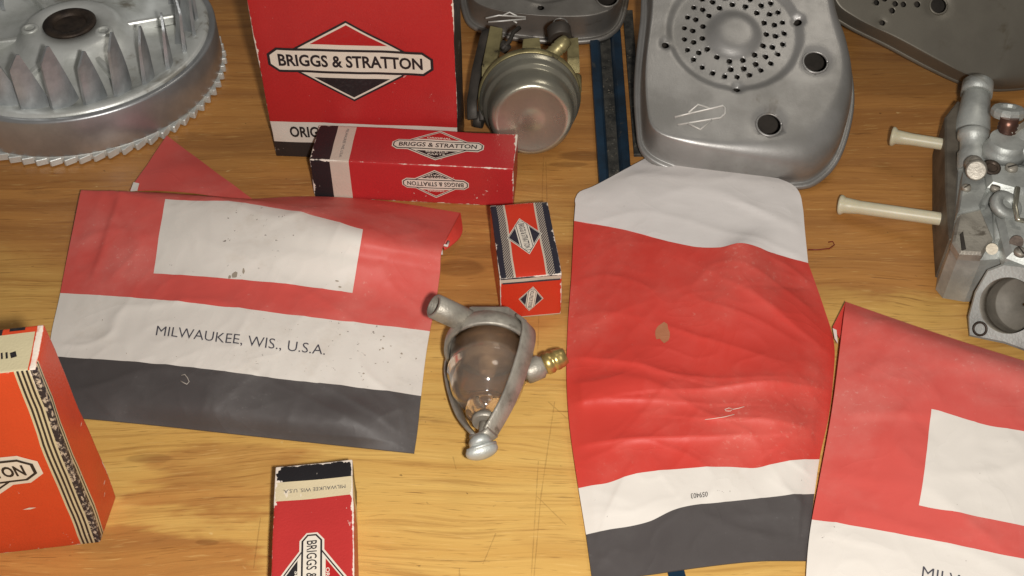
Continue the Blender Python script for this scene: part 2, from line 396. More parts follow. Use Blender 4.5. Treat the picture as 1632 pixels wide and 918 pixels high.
# --- large red carton standing at the back
dims = (.1125, .036, .134)
t = thing('carton', 'large red carton standing upright beside the flywheel, with a big diamond logo', 'box', (-.0870, .1265, 0), R_(-3.2), 'red parts cartons')
mats = [card_mat('big_carton_red', rgb(182, 42, 42), dims, .0006), card_mat('big_carton_white', rgb(218, 208, 196), dims, .0006), card_mat('big_carton_black', rgb(44, 40, 42), dims, .0006)]
zb, zw = .0125, .0275
def colour(ax, sg, p):
    if ax == 0: return 2  # side panels coloured black to stand for the shadow on them
    return 2 if p[2] < zb else 1 if p[2] < zw else 0
part('card_body', carton(dims, colour, ((), (), (zb, zw)), r=.0009, dent=.0007, seed=1), mats, t, False)
mb = MB(); g = face_front(-.0035, .0715, dims[1], dent=.0007, seed=1)
diamond_logo(mb, FLAT, .0945, .0165, .090, .0545, 'BRIGGS & STRATTON', None, lw=.075, top=2, bot=1, bold=.030)
part('printed_logo', drape(mb, g), [M_white_ink, M_black_ink, M_red_ink], t, False)
mb = MB(); v, f = text2d('ORIGINAL SERVICE PARTS', .0835, .0082, .03); g = face_front(-.0030, (zb+zw)/2+.0002, dims[1], dent=.0007, seed=1); mb.add([g(a, b, .0002) for a, b in v], f, 0, False)
part('lettering', mb, M_black_ink, t, False)

# --- long red carton in front of it
dims = (.1172, .0319, .0289)
t = thing('carton', 'long red carton lying across the foot of the large upright carton, black left end', 'box', (-.0564, .0859, 0), R_(-4.3), 'red parts cartons')
mats = [card_mat('long_carton_red', rgb(186, 46, 48), dims, .0008), card_mat('long_carton_white', rgb(206, 190, 174), dims, .0005), card_mat('long_carton_black', rgb(42, 38, 40), dims, .0012)]
xb, xw = -.0585+.0115, -.0585+.0225
def colour(ax, sg, p): return 2 if p[0] < xb else 1 if p[0] < xw else 0
part('card_body', carton(dims, colour, ((xb, xw), (), ()), seed=2, dent=.0005), mats, t, False)
sm = [('ORIGINAL', .0062, .014, .0016), ('SERVICE', -.0058, .013, .0016), ('PARTS', -.0082, .010, .0016)]
mb = MB(); diamond_logo(mb, FLAT, .0520, .0075, .048, .0250, 'BRIGGS & STRATTON', None, outer=.09, lw=.07, top=2, bot=1, small=sm, bold=.02)
part('printed_logo', drape(mb, face_top(.0135, .0015, dims[2], dent=.0005, seed=2)), [M_white_ink, M_black_ink, M_red_ink], t, False)
sm = [('ORIGINAL', .0050, .010, .0013), ('SERVICE', -.0048, .010, .0013), ('PARTS', -.0068, .008, .0013)]
mb = MB(); diamond_logo(mb, FLAT, .0375, .0065, .034, .0200, 'BRIGGS & STRATTON', None, outer=.09, lw=.07, top=2, bot=1, small=sm, bold=.02)
part('printed_logo', drape(mb, face_front(.0135, .0150, dims[1], math.pi, dent=.0005, seed=2)), [M_white_ink, M_black_ink, M_red_ink], t, False, label='smaller logo printed upside down on the front panel')
mb = MB(); v, f = text2d('MILWAUKEE WIS. U.S.A.', .026, .0016); g = face_top(xw-.0050, 0, dims[2], R_(-90), dent=.0005, seed=2); mb.add([g(a, b, .0001) for a, b in v], f, 0, False)
part('lettering', mb, M_grey_ink, t, False)

# --- red carton at the bottom edge of the picture
dims = (.0345, .117, .025)
back = Vector((-.0863, -.1662)) + Vector((-math.sin(.1058), math.cos(.1058)))*.0321
ctr = back - Vector((-math.sin(.1058), math.cos(.1058)))*.0585
t = thing('carton', 'narrow red carton lying lengthwise below the left envelope, worn black band at its end', 'box', (ctr.x, ctr.y, 0), .1058, 'red parts cartons')
mats = [card_mat('narrow_carton_red', rgb(186, 52, 50), dims, .0009), card_mat('narrow_carton_white', rgb(216, 200, 164), dims, .0006), card_mat('narrow_carton_black', rgb(34, 32, 34), dims, .0015)]
yb, yw = .0585-.0092, .0585-.0190
def colour(ax, sg, p): return 2 if p[1] > yb else 1 if p[1] > yw else 0
part('card_body', carton(dims, colour, ((), (yb, yw), ()), seed=3, dent=.0006), mats, t, False)
mb = MB(); sm = [('ORIGINAL', .0068, .014, .0016), ('SERVICE', -.0062, .013, .0016)]
diamond_logo(mb, FLAT, .0480, .0088, .045, .0300, 'BRIGGS & STRATTON', None, outer=.10, lw=.07, top=2, bot=1, small=sm, bold=.01)
part('printed_logo', drape(mb, face_top(-.0003, -.0030, dims[2], R_(-90), dent=.0006, seed=3)), [M_white_ink, M_black_ink, M_red_ink], t, False)
mb = MB(); v, f = text2d('MILWAUKEE WIS. U.S.A.', .0275, .0019); g = face_top(.0005, (yb+yw)/2, dims[2], math.pi, dent=.0006, seed=3); mb.add([g(a, b, .0001) for a, b in v], f, 0, False)
part('lettering', mb, M_grey_ink, t, False)

# --- small orange carton in the middle
dims = (.0322, .0560, .0308)
t = thing('carton', 'small old orange carton with dark striped borders, standing by the glass filter bowl', 'box', (.0068, .0064, 0), .1144, 'old orange cartons')
def hatch_mat(name, dims, ang, sc_):
    m = NT(name); wv = m.n.new('ShaderNodeTexWave'); wv.inputs['Scale'].default_value = sc_; wv.inputs['Distortion'].default_value = .6
    m.link(m.mapping((1, 1, 1), rot=(0, 0, ang)), wv.inputs['Vector'])
    b = m.mix(m.ramp(wv.outputs['Fac'], .42, .58), rgb(172, 158, 142), rgb(56, 53, 62))
    return m.out(b, .42, 0, .4)
mats = [card_mat('small_carton_orange', rgb(206, 56, 34), dims, .0006), card_mat('small_carton_navy', rgb(44, 42, 52), dims, .0012), hatch_mat('small_carton_hatching', dims, R_(35), 300),
        card_mat('small_carton_white', rgb(200, 186, 168), dims, .0004)]
e1, e2, e3 = .0161-.0034, .0161-.0072, .0161-.0082
zt = .0308-.0036
def colour(ax, sg, p):
    if ax == 2:
        a = abs(p[0]); return 1 if a > e1 else 2 if a > e2 else 3 if a > e3 else 0
    if ax == 1: return (1 if p[2] > .0308-.0011 else 3) if p[2] > zt else (3 if p[2] < .0012 else 0)
    return 1 if p[2] > .0308-.0022 else 0
part('card_body', carton(dims, colour, ((-e1, -e2, -e3, e1, e2, e3), (), (zt, .0308-.0011, .0012)), seed=4, dent=.0005), mats, t, False)
sm = []
mb = MB(); diamond_logo(mb, FLAT, .0225, .0062, .0270, .0180, 'BRIGGS & STRATTON', None, outer=.07, lw=.045, top=1, bot=1, bold=.015)
part('printed_logo', drape(mb, face_top(0, .002, dims[2], R_(-86), dent=.0005, seed=4)), [M_white_ink, M_navy_ink, M_orange_ink], t, False)
mb = MB(); diamond_logo(mb, FLAT, .0150, .0042, .0175, .0125, 'BRIGGS & STRATTON', None, outer=.07, lw=.045, top=1, bot=1, bold=.015)
part('printed_logo', drape(mb, face_front(0, .0142, dims[1], R_(84), dent=.0005, seed=4)), [M_white_ink, M_navy_ink, M_orange_ink], t, False, label='smaller diamond logo on the front end')
mb = MB()   # tuck flap line under the lid edge
mb.add([(-.0150, -.0285, zt-.0003), (.0150, -.0285, zt-.0003), (.0150, -.0285, zt+.0004), (-.0150, -.0285, zt+.0004), (-.0150, -.0277, zt-.0003), (.0150, -.0277, zt-.0003), (.0150, -.0277, zt+.0004), (-.0150, -.0277, zt+.0004)],
       [[0, 1, 2, 3], [3, 2, 6, 7], [1, 5, 6, 2], [4, 0, 3, 7], [5, 4, 7, 6], [4, 5, 1, 0]], 0, False)
part('tuck_flap', mb, ink('flap_edge', rgb(60, 52, 58)), t, False)

# --- tall orange carton at the left edge
dims = (.10, .0241, .1200)
def taper(q):
    k = (q.z/.12); q = q.copy()
    if q.x > 0: q.x += .0022*k-.0028*(1-k)+.0048*max(0, 1-k)**.8*(q.y+.012)/.024
    return q
t = thing('carton', 'tall old orange carton standing at the left edge, striped corner and half a logo', 'box', (-.2344, -.1544, 0), .1349, 'old orange cartons')
def speckle(name):
    m = NT(name); n = m.noise(m.co, 420, 4, .7); n2 = m.noise(m.mapping((1, 1, .35)), 900, 2)
    b = m.mix(m.ramp(m.math('ADD', n, m.math('MULTIPLY', n2, .4)), .70, .84), rgb(44, 40, 46), rgb(196, 180, 160)); return m.out(b, .45, 0, .35)
mats = [card_mat('tall_carton_orange', rgb(208, 72, 38), dims, .0005), card_mat('tall_carton_cream', rgb(204, 192, 156), dims, .0006), card_mat('tall_carton_black', rgb(44, 40, 42), dims, .0005), speckle('tall_carton_speckle')]
f_ = [.05-.0022, .05-.0031, .05-.0040, .05-.0049, .05-.0058, .05-.0067, .05-.0076, .05-.0085]
s_ = [-.01205+.0008, -.01205+.0026, -.01205+.0036, -.01205+.0044, -.01205+.0052]
def colour(ax, sg, p):
    if ax == 2:
        if p[0] > .05-.0032: return 0
        return 1 if p[1] < .0085 else (2 if p[0] < .034 else 0)
    if ax == 1:
        if sg > 0 or p[0] < f_[7]: return 0
        if p[0] > f_[0]: return 3
        k = sum(p[0] < q for q in f_); return 1 if k % 2 else 2
    if sg > 0:
        if p[1] < s_[0]: return 3
        if p[1] < s_[1]: return 3
        if p[1] < s_[2]: return 1
        if p[1] < s_[3]: return 2
        if p[1] < s_[4]: return 1
    return 0
part('card_body', carton(dims, colour, (f_+[.05-.0032, .034], s_+[.0085], ()), r=.0008, n=16, dent=.0006, deform=taper, seed=5), mats, t, False)
mb = MB(); diamond_logo(mb, FLAT, .066, .0150, .062, .044, 'BRIGGS & STRATTON', None, outer=.14, lw=.07, top=2, bot=1, bold=.035)
part('printed_logo', drape(mb, face_front(.0030, .0590, dims[1], R_(3), taper, dent=.0006, seed=5)), [M_white_ink, M_black_ink, M_orange_ink], t, False)
mb = MB()   # rubbed marks on the cream end flap
for a, b, w_, h_, rr in ((.0405, -.003, .0022, .0030, .3), (.0380, -.003, .0008, .0034, .2), (.0362, -.003, .0007, .0034, .2), (.0345, -.003, .0007, .0034, .2), (.0327, -.003, .0007, .0034, .2), (.0400, .0105, .0060, .0016, 0), (.0300, .0105, .0040, .0016, 0)):
    g = face_top(a, b, dims[2], rr, taper, .0006, 5); mb.add([g(-w_/2, -h_/2, .0001), g(w_/2, -h_/2, .0001), g(w_/2, h_/2, .0001), g(-w_/2, h_/2, .0001)], [[0, 1, 2, 3]], 0, False)
part('printed_mark', mb, M_black_ink, t, False)
mb = MB(); g = face_front(.0265, .0318, dims[1], .12, taper, .0006, 5)
mb.add([g(-.003, 0, .0001), (g(0, -.0007, .0001)), g(.003, 0, .0001), g(0, .0007, .0001)], [[0, 1, 2, 3]], 0, False)
part('printed_mark', mb, M_white_ink, t, False, label='small white scuff below the logo')

# ---------------------------------------------------------------- paper envelopes
P_red = paper_mat('red_paper', rgb(210, 86, 78), (.76, .42, .36, 1), .25, rough=.50, bump=.15, spec=.32)
P_deep = paper_mat('deep_red_paper', rgb(204, 64, 54), (.68, .28, .22, 1), .22, rough=.47, bump=.18, spec=.35)
P_white = paper_mat('white_paper', rgb(224, 217, 208), (.62, .58, .52, 1), .2, rough=.55, bump=.13, spec=.3, specks=.8)
P_grey = paper_mat('flap_paper', rgb(224, 218, 214), (.64, .60, .57, 1), .25, rough=.55, bump=.12, spec=.3, specks=.15)
P_black = paper_mat('black_paper', rgb(76, 71, 70), (.17, .16, .155, 1), .35, rough=.50, bump=.16, spec=.35)

def sheet_fn(rows, creases=(), lumps=(), wr=.0006, freq=55, seed=0, edge=(1, 1, 1, 1)):
    """rows: (v, [(u, px, py, z)...]) -> S(u, v), a smooth surface in the world"""
    vs_ = [r[0] for r in rows]; cr = [(P(*a), P(*b), h, wd) for a, b, h, wd in creases]; lp = [(P(*c), rx, ry, h) for c, rx, ry, h in lumps]
    cache = {}
    def S(u, v):
        if u not in cache: cache[u] = [hermite([q[0] for q in r[1]], [q[1:] for q in r[1]], u) for r in rows]
        pts = cache[u]
        q = hermite(vs_, pts, v); z = max(.0009, float(q[2])); p = P(float(q[0]), float(q[1]), z)
        e = min(1, u/.06, (1-u)/.06, v/.05 if edge[0] else 1, (1-v)/.05 if edge[1] else 1); e = max(0, e)
        d = noise.noise(Vector((p.x, p.y, seed))*freq)*wr+noise.noise(Vector((p.x*1.6, p.y*.8, seed+5))*freq*2.3)*wr*.35
        r1 = 1-abs(noise.noise(Vector((p.x*.7+p.y*.4, p.y, seed+9))*freq*.8)); r2 = 1-abs(noise.noise(Vector((p.x-p.y*.3, p.y+p.x*.2, seed+14))*freq*1.5)); d += (r1**9)*wr*1.0+(r2**10)*wr*.35
        for c, rx, ry, h in lp: d += h*math.exp(-((p.x-c.x)/rx)**2-((p.y-c.y)/ry)**2)
        for A, Bq, h, wd in cr:
            dd = Bq-A; k = min(1, max(0, (p-A).xy.dot(dd.xy)/dd.xy.length_squared)); c = A+dd*k
            dist = ((p-c).xy).length; sd = dd.xy.cross((p-A).xy)/dd.xy.length if hasattr(dd.xy, 'cross') else 0; d += h*.48*math.exp(-dist/(wd*1.9 if sd > 0 else wd*.30))*math.sin(math.pi*min(1, max(.0, .12+k*.76)))
        return Vector((p.x, p.y, max(z*.5+.0004, z+d*e)))
    return S
def axis_lines(n, must):
    a = sorted(set([k/n for k in range(n+1)]) | set(must)); out = [a[0]]
    for v in a[1:]:
        if v-out[-1] < .35/n:
            if v in must: out[-1] = v
            continue
        out.append(v)
    out[0], out[-1] = 0.0, 1.0; return out
def bag(S, us, vs_, mi, thick=.0008, floor=.0006, filled=True):
    """closed paper bag: printed upper sheet, lower sheet lying on the bench, joined round the rim"""
    mb = MB(); top = [[S(u, v) for u in us] for v in vs_]; nv, nu = len(vs_), len(us)
    mb.grid(top, lambda i, j: mi((us[i]+us[i+1])/2, (vs_[j]+vs_[j+1])/2), flip=True)
    bot = []
    for j in range(nv):
        row = []
        for i in range(nu):
            p = top[j][i]; e = min(i, nu-1-i, j, nv-1-j); k = min(1, e/6)
            zb_ = max(.0003, p.z-thick)
            row.append(Vector((p.x, p.y, zb_*(1-k)+min(zb_, floor)*k if filled else zb_)))
        bot.append(row)
    mb.grid(bot, lambda i, j: mi((us[i]+us[i+1])/2, (vs_[j]+vs_[j+1])/2))
    rim = [(0, i) for i in range(nu)]+[(j, nu-1) for j in range(1, nv)]+[(nv-1, i) for i in range(nu-2, -1, -1)]+[(j, 0) for j in range(nv-2, 0, -1)]
    ra = [top[j][i] for j, i in rim]; rb = [bot[j][i] for j, i in rim]
    mb.grid([ra, rb], lambda i, j: mi(us[min(rim[i][1], nu-2)]+1e-4, vs_[min(rim[i][0], nv-2)]+1e-4), True, flip=False)
    return mb
def on_sheet(mb, S, words, u0, u1, v0, v1, mi=0, bold=0.0, lift=.0005, flip=False):
    v, f = text2d(words, 1, 1, bold); pts = []
    for a, b in v:
        if flip: a, b = -a, -b
        pts.append(S(u0+(a+.5)*(u1-u0), v1+(b+.5)*(v0-v1))+Vector((0, 0, lift)))
    mb.add(pts, f, mi, False)

# --- left envelope, folded over at the top
rowsL = [
 (0.00, [(0, 131, 303, .010), (.24, 266, 308, .013), (.46, 398, 317, .008), (.60, 480, 313, .003), (.80, 602, 319, .002), (1, 734, 339, .002)]),
 (0.10, [(0, 128, 308, .011), (.24, 265, 318, .018), (.46, 410, 327, .024), (.60, 510, 346, .028), (.775, 578, 366, .029), (1, 706, 392, .018)]),
 (0.21, [(0, 116, 366, .007), (.24, 255, 372, .016), (.50, 408, 390, .022), (.775, 570, 412, .023), (1, 701, 436, .010)]),
 (0.33, [(0, 103, 430, .004), (.24, 246, 436, .012), (.50, 402, 449, .015), (.775, 561, 466, .014), (1, 694, 484, .004)]),
 (0.42, [(0, 96, 467, .003), (.24, 238, 479, .011), (.50, 390, 496, .014), (.775, 553, 513, .013), (1, 685, 528, .003)]),
 (0.68, [(0, 80, 567, .0025), (.24, 224, 580, .010), (.50, 375, 597, .013), (.775, 538, 615, .011), (1, 671, 631, .002)]),
 (0.82, [(0, 92, 618, .002), (.24, 226, 632, .009), (.50, 375, 650, .011), (.775, 533, 668, .009), (1, 666, 680, .0015)]),
 (1.00, [(0, 108, 664, .001), (.24, 235, 676, .001), (.50, 382, 692, .001), (.775, 528, 708, .001), (1, 660, 722, .001)])]
SL = sheet_fn(rowsL, creases=[((205, 330), (150, 460), .0022, .0035), ((180, 320), (230, 420), .0015, .004), ((520, 640), (640, 700), .0028, .004), ((600, 690), (660, 650), .0022, .003), ((640, 660), (650, 715), .0020, .0022),
     ((110, 610), (210, 690), .0016, .006), ((300, 345), (470, 350), .0010, .003), ((420, 420), (560, 380), .001, .004), ((640, 430), (700, 395), .002, .003), ((330, 690), (430, 610), .0014, .005)],
     lumps=[((570, 690, 0), .02, .012, .003), ((330, 560, 0), .05, .03, .002)], wr=.0008, freq=34, seed=2)
cL = P(390, 510); t = thing('parts_envelope', 'left paper packet folded over at its top, its Milwaukee line readable in full', 'envelope', (cL.x, cL.y, 0), 0, 'red paper parts envelopes')
us = axis_lines(150, [.238, .776]); vs_ = axis_lines(120, [.10, .33, .42, .68])
def miL(u, v):
    if v < .42: return 1 if (.238 < u < .776 and .10 < v < .33) else 0
    return 1 if v < .68 else 2
part('paper_body', bag(SL, us, vs_, miL), [P_red, P_white, P_black], t)
mb = MB(); on_sheet(mb, SL, 'MILWAUKEE, WIS., U.S.A.', .276, .732, .518, .566, bold=-.004)
part('lettering', mb, ink('envelope_print', rgb(74, 72, 80)), t)
mb = MB()
def uvblob(S, u, v, ru, rv, n=18, lift=.0003, seed=0):
    c = S(u, v)+Vector((0, 0, lift)); ps = []
    for k in range(n):
        a = 2*math.pi*k/n; q = 1+.5*noise.noise(Vector((math.cos(a)*1.6, math.sin(a)*1.6, seed))); ps.append(S(min(1, u+ru*q*math.cos(a)), min(1, v+rv*q*math.sin(a)))+Vector((0, 0, lift)))
    return [c]+ps, [[0, k+1, (k+1) % n+1] for k in range(n)]
rs = random.Random(5)
for u, v, ru, rv in [(.452, .318, .008, .010), (.44, .326, .004, .006), (.475, .305, .003, .008), (.73, .30, .005, .003), (.74, .318, .004, .003)]+[(rs.gauss(.90, .05), rs.uniform(.46, .66), rs.uniform(.0008, .0035), rs.uniform(.0012, .004)) for k in range(14)]+[(rs.uniform(.05, .9), rs.uniform(.44, .66), rs.uniform(.0006, .0018), rs.uniform(.0008, .0022)) for k in range(16)]:
    if u < .985: a, b = uvblob(SL, u, v, ru, rv, 9, .0004, rs.random()*9); mb.add(a, b)
part('grime_spot', mb, ink('paper_grime', rgb(156, 144, 128), .7), t, label='scattered dark spots of grime on the white paper')['kind'] = 'stuff'
# the pointed flap that sticks out behind the packet and its torn right corner
F0, F1, F2 = P(266, 216, .004), P(208, 306, .004), P(415, 330, .003)
mb = MB(); n_ = 14; tri = []
for j in range(n_+1):
    row = []
    for i in range(n_+1):
        a = F0.lerp(F1, j/n_); b = F0.lerp(F2, j/n_); p = a.lerp(b, i/n_)
        p.z += .0035*math.sin(math.pi*i/n_)*(j/n_)+noise.noise(p*60)*.0008+.002*(j/n_); row.append(p)
    tri.append(row)
mb.grid(tri, flip=True); lowr = [[p-Vector((0, 0, .0009)) for p in r] for r in tri]; mb.grid(lowr)
ra = [r[0] for r in tri]+tri[-1][1:]+[r[-1] for r in tri[-2:0:-1]]; rb = [p-Vector((0, 0, .0009)) for p in ra]; mb.grid([ra, rb], 0, True)
part('flap', mb, P_red, t, label='pointed red flap sticking out behind')
mb = MB(); nb = [P(213, 291, .0062), P(222, 293, .0065), P(219, 304, .0065), P(208, 305, .0058)]; mb.prism(nb, (0, 0, .0004)); part('torn_paper', mb, P_white, t)
cr_ = []
for j in range(9):
    k = j/8; a = Vector((734, 339)).lerp(Vector((706, 392)), k); row = []
    for i in range(6):
        s = i/5; row.append(P(a.x+(8+14*math.sin(math.pi*k))*s*.8-4*s, a.y+10*s*(1-k)+6*s, .0045+.006*math.sin(math.pi*k)*(1-s)+.0015))
    cr_.append(row)
mb = MB(); mb.grid(cr_); lo_ = [[p-Vector((0, 0, .0007)) for p in r] for r in cr_]; mb.grid(lo_, flip=True)
ra = [r[0] for r in cr_]+cr_[-1][1:]+[r[-1] for r in cr_[-2::-1]]+cr_[0][-2:0:-1]; mb.grid([ra, [p-Vector((0, 0, .0007)) for p in ra]], 0, True)
part('torn_corner', mb, P_deep, t, label='curled torn corner')
mb = MB(); mb.tube([P(700, 395, .0125), P(703, 398, .0135), P(704, 404, .012), P(699, 402, .0115), P(697, 396, .0115)], .0009, 6); mb.tube([P(706, 390, .0125), P(712, 392, .012), P(715, 385, .011)], .0008, 6)
part('torn_paper', mb, P_white, t)

# --- centre envelope with its white flap open
rowsF = [
 (0.00, [(0, 1029, 252, .006), (.20, 1068, 258, .008), (.50, 1140, 269, .011), (.80, 1205, 279, .011), (1, 1240, 284, .010)]),
 (0.12, [(0, 990, 273, .006), (.20, 1046, 274, .009), (.50, 1130, 283, .012), (.80, 1218, 292, .012), (1, 1261, 293, .010)]),
 (0.30, [(0, 945, 297, .006), (.20, 1015, 298, .010), (.50, 1118, 305, .013), (.80, 1230, 313, .012), (1, 1276, 312, .010)]),
 (0.40, [(0, 922, 307, .006), (.20, 1003, 311, .010), (.50, 1113, 319, .013), (.80, 1233, 330, .012), (1, 1279, 328, .009)]),
 (0.45, [(0, 918, 314, .006), (.20, 1000, 317, .010), (.50, 1112, 322, .013), (.80, 1233, 334, .012), (1, 1280, 334, .009)]),
 (0.60, [(0, 917, 326, .006), (.20, 1000, 332, .010), (.50, 1112, 345, .013), (.80, 1234, 356, .012), (1, 1282, 358, .009)]),
 (1.00, [(0, 915, 352, .006), (.22, 1000, 367, .010), (.42, 1075, 388, .013), (.55, 1122, 396, .014), (.62, 1145, 396, .015), (.73, 1182, 389, .019), (.86, 1232, 405, .012), (1, 1288, 419, .007)])]
SF = sheet_fn(rowsF, creases=[((1130, 330), (1240, 380), .0022, .006)], wr=.0006, freq=30, seed=4, edge=(1, 0))
rowsC = [
 (0.00, [(0, 915, 352, .006), (.22, 1000, 367, .010), (.42, 1075, 388, .013), (.55, 1122, 396, .014), (.62, 1145, 396, .015), (.73, 1182, 389, .019), (.86, 1232, 405, .012), (1, 1288, 419, .007)]),
 (0.15, [(0, 911, 435, .005), (.25, 1005, 450, .011), (.5, 1103, 465, .014), (.75, 1205, 470, .017), (1, 1312, 487, .005)]),
 (0.30, [(0, 905, 520, .004), (.25, 1003, 530, .011), (.5, 1110, 540, .012), (.75, 1222, 543, .014), (1, 1329, 545, .004)]),
 (0.46, [(0, 903, 600, .004), (.25, 1000, 608, .010), (.5, 1112, 612, .009), (.75, 1222, 608, .012), (1, 1328, 604, .004)]),
 (0.62, [(0, 908, 680, .004), (.25, 1005, 680, .008), (.5, 1110, 676, .010), (.75, 1218, 672, .010), (1, 1320, 668, .004)]),
 (0.78, [(0, 922, 778, .004), (.12, 965, 771, .006), (.24, 1010, 756, .008), (.42, 1080, 748, .008), (.62, 1160, 745, .008), (.74, 1206, 746, .007), (.86, 1252, 736, .008), (1, 1306, 732, .003)]),
 (0.89, [(0, 934, 852, .003), (.12, 968, 845, .005), (.28, 1035, 832, .006), (.38, 1072, 815, .007), (.60, 1150, 801, .007), (.80, 1222, 793, .006), (1, 1298, 787, .003)]),
 (1.00, [(0, 944, 926, .002), (.25, 1030, 916, .0045), (.5, 1120, 903, .0055), (.75, 1205, 894, .005), (1, 1285, 893, .003)])]
SC = sheet_fn(rowsC, creases=[((890, 575), (1085, 628), .0040, .007), ((890, 652), (1130, 668), .0042, .008), ((1050, 650), (1340, 632), .0062, .009), ((900, 722), (1220, 716), .0046, .007), ((1140, 475), (1310, 570), .0034, .008),
     ((1210, 490), (1300, 470), -.0020, .008), ((1090, 688), (1280, 702), .0030, .005), ((1060, 640), (1000, 700), .0014, .006), ((1225, 735), (1290, 690), .0024, .004), ((920, 540), (1050, 500), .0015, .010), ((1270, 870), (1275, 800), .0015, .002),
     ((1000, 760), (960, 840), .0014, .004), ((1040, 760), (1080, 810), .0010, .003), ((1240, 745), (1300, 770), .0012, .003), ((1150, 840), (1260, 830), .0010, .003)],
     lumps=[((1225, 690, 0), .018, .010, .0025), ((1000, 640, 0), .03, .008, .002), ((1230, 560, 0), .02, .02, -.002)], wr=.0007, freq=34, seed=11, edge=(0, 1))
cC = P(1115, 600); t = thing('parts_envelope', 'long creased red packet right of the glass filter bowl, its white flap open', 'envelope', (cC.x, cC.y, 0), 0, 'red paper parts envelopes')
us = axis_lines(120, []); vs_ = axis_lines(190, [.78, .89])
part('paper_body', bag(SC, us, vs_, lambda u, v: 0 if v < .78 else 1 if v < .89 else 2), [P_deep, P_white, P_black], t)
part('flap', bag(SF, axis_lines(60, []), axis_lines(36, []), lambda u, v: 0, thick=.0005, filled=False), [P_grey], t, label='white flap folded open')
mb = MB(); on_sheet(mb, SC, '059403', .463, .537, .862, .876, flip=True, bold=.0); part('lettering', mb, M_black_ink, t)
def uvblob(S, u, v, ru, rv, n=18, lift=.0003, seed=0):
    c = S(u, v)+Vector((0, 0, lift)); ps = []
    for k in range(n):
        a = 2*math.pi*k/n; q = 1+.6*noise.noise(Vector((math.cos(a)*1.3, math.sin(a)*1.3, seed))); ps.append(S(u+ru*q*math.cos(a), v+rv*q*math.sin(a))+Vector((0, 0, lift)))
    return [c]+ps, [[0, k+1, (k+1) % n+1] for k in range(n)]
mb = MB(); a, b = uvblob(SC, .375, .298, .030, .030, seed=3); mb.add(a, b); part('glue_patch', mb, paper_mat('old_glue', rgb(176, 112, 80), (.5, .33, .22, 1), .5, rough=.3), t, label='small tan patch of old glue')
mb = MB()
for pl in ([(.60, .575), (.615, .570), (.63, .578), (.62, .585), (.605, .582), (.60, .575)], [(.63, .578), (.65, .575), (.67, .570)], [(.53, .612), (.56, .612), (.60, .610), (.635, .602)]):
    mb.tube([SC(u, v)+Vector((0, 0, .0003)) for u, v in pl], .00016, 5)
part('scuff', mb, M_white_ink, t)

# --- right envelope, cut by the frame
rowsR = [
 (0.00, [(0, 1348, 481, .012), (.25, 1505, 535, .014), (.5, 1660, 584, .014), (1, 1980, 690, .008)]),
 (0.05, [(0, 1346, 495, .016), (.25, 1500, 546, .020), (.5, 1658, 597, .020), (1, 1985, 702, .010)]),
 (0.17, [(0, 1339, 552, .014), (.25, 1492, 600, .019), (.5, 1652, 640, .019), (1, 1985, 745, .008)]),
 (0.30, [(0, 1328, 640, .012), (.24, 1481, 655, .017), (.35, 1560, 679, .017), (.5, 1640, 692, .018), (.77, 1820, 732, .015), (1, 1982, 775, .007)]),
 (0.50, [(0, 1305, 770, .009), (.24, 1462, 806, .014), (.5, 1634, 838, .015), (.77, 1808, 872, .013), (1, 1978, 905, .006)]),
 (0.575, [(0, 1294, 828, .008), (.24, 1452, 855, .013), (.5, 1632, 892, .014), (.77, 1800, 925, .012), (1, 1976, 960, .006)]),
 (0.76, [(0, 1284, 930, .006), (.24, 1440, 958, .010), (.5, 1622, 998, .012), (.77, 1794, 1030, .010), (1, 1974, 1060, .004)]),
 (1.00, [(0, 1280, 1050, .001), (.24, 1440, 1080, .001), (.5, 1620, 1115, .001), (.77, 1790, 1150, .001), (1, 1970, 1185, .001)])]
SR = sheet_fn(rowsR, creases=[((1350, 505), (1640, 600), .0030, .003), ((1330, 690), (1470, 700), .0016, .004), ((1400, 580), (1360, 660), .0010, .008), ((1310, 870), (1420, 905), .0012, .003), ((1440, 700), (1480, 740), -.0014, .005), ((1550, 740), (1600, 745), .001, .002)],
     lumps=[((1500, 720, 0), .05, .03, .002)], wr=.0008, freq=32, seed=21)
cR = P(1600, 760); t = thing('parts_envelope', 'red packet at the right edge, overlapping the side of the long open packet', 'envelope', (cR.x, cR.y, 0), 0, 'red paper parts envelopes')
us = axis_lines(140, [.243, .775]); vs_ = axis_lines(120, [.30, .50, .575, .76])
def miR(u, v):
    if v < .575: return 1 if (.243 < u < .775 and .30 < v < .50) else 0
    return 1 if v < .76 else 2
part('paper_body', bag(SR, us, vs_, miR, thick=.0010), [P_red, P_white, P_black], t)
mb = MB(); on_sheet(mb, SR, 'MILWAUKEE, WIS., U.S.A.', .276, .732, .650, .690, bold=-.004); part('lettering', mb, ink('envelope_print_dark', rgb(74, 72, 80)), t)
mb = MB(); mb.prism([P(1348, 481, .010), P(1327, 522, .007), P(1338, 540, .007), P(1350, 500, .009)], (0, 0, .0009)); part('flap', mb, P_deep, t, label='dark red turned-under flap corner')
mb = MB(); mb.prism([P(1327, 524, .0078), P(1333, 527, .008), P(1335, 548, .008), P(1330, 540, .0078)], (0, 0, .0005)); part('torn_paper', mb, P_white, t)

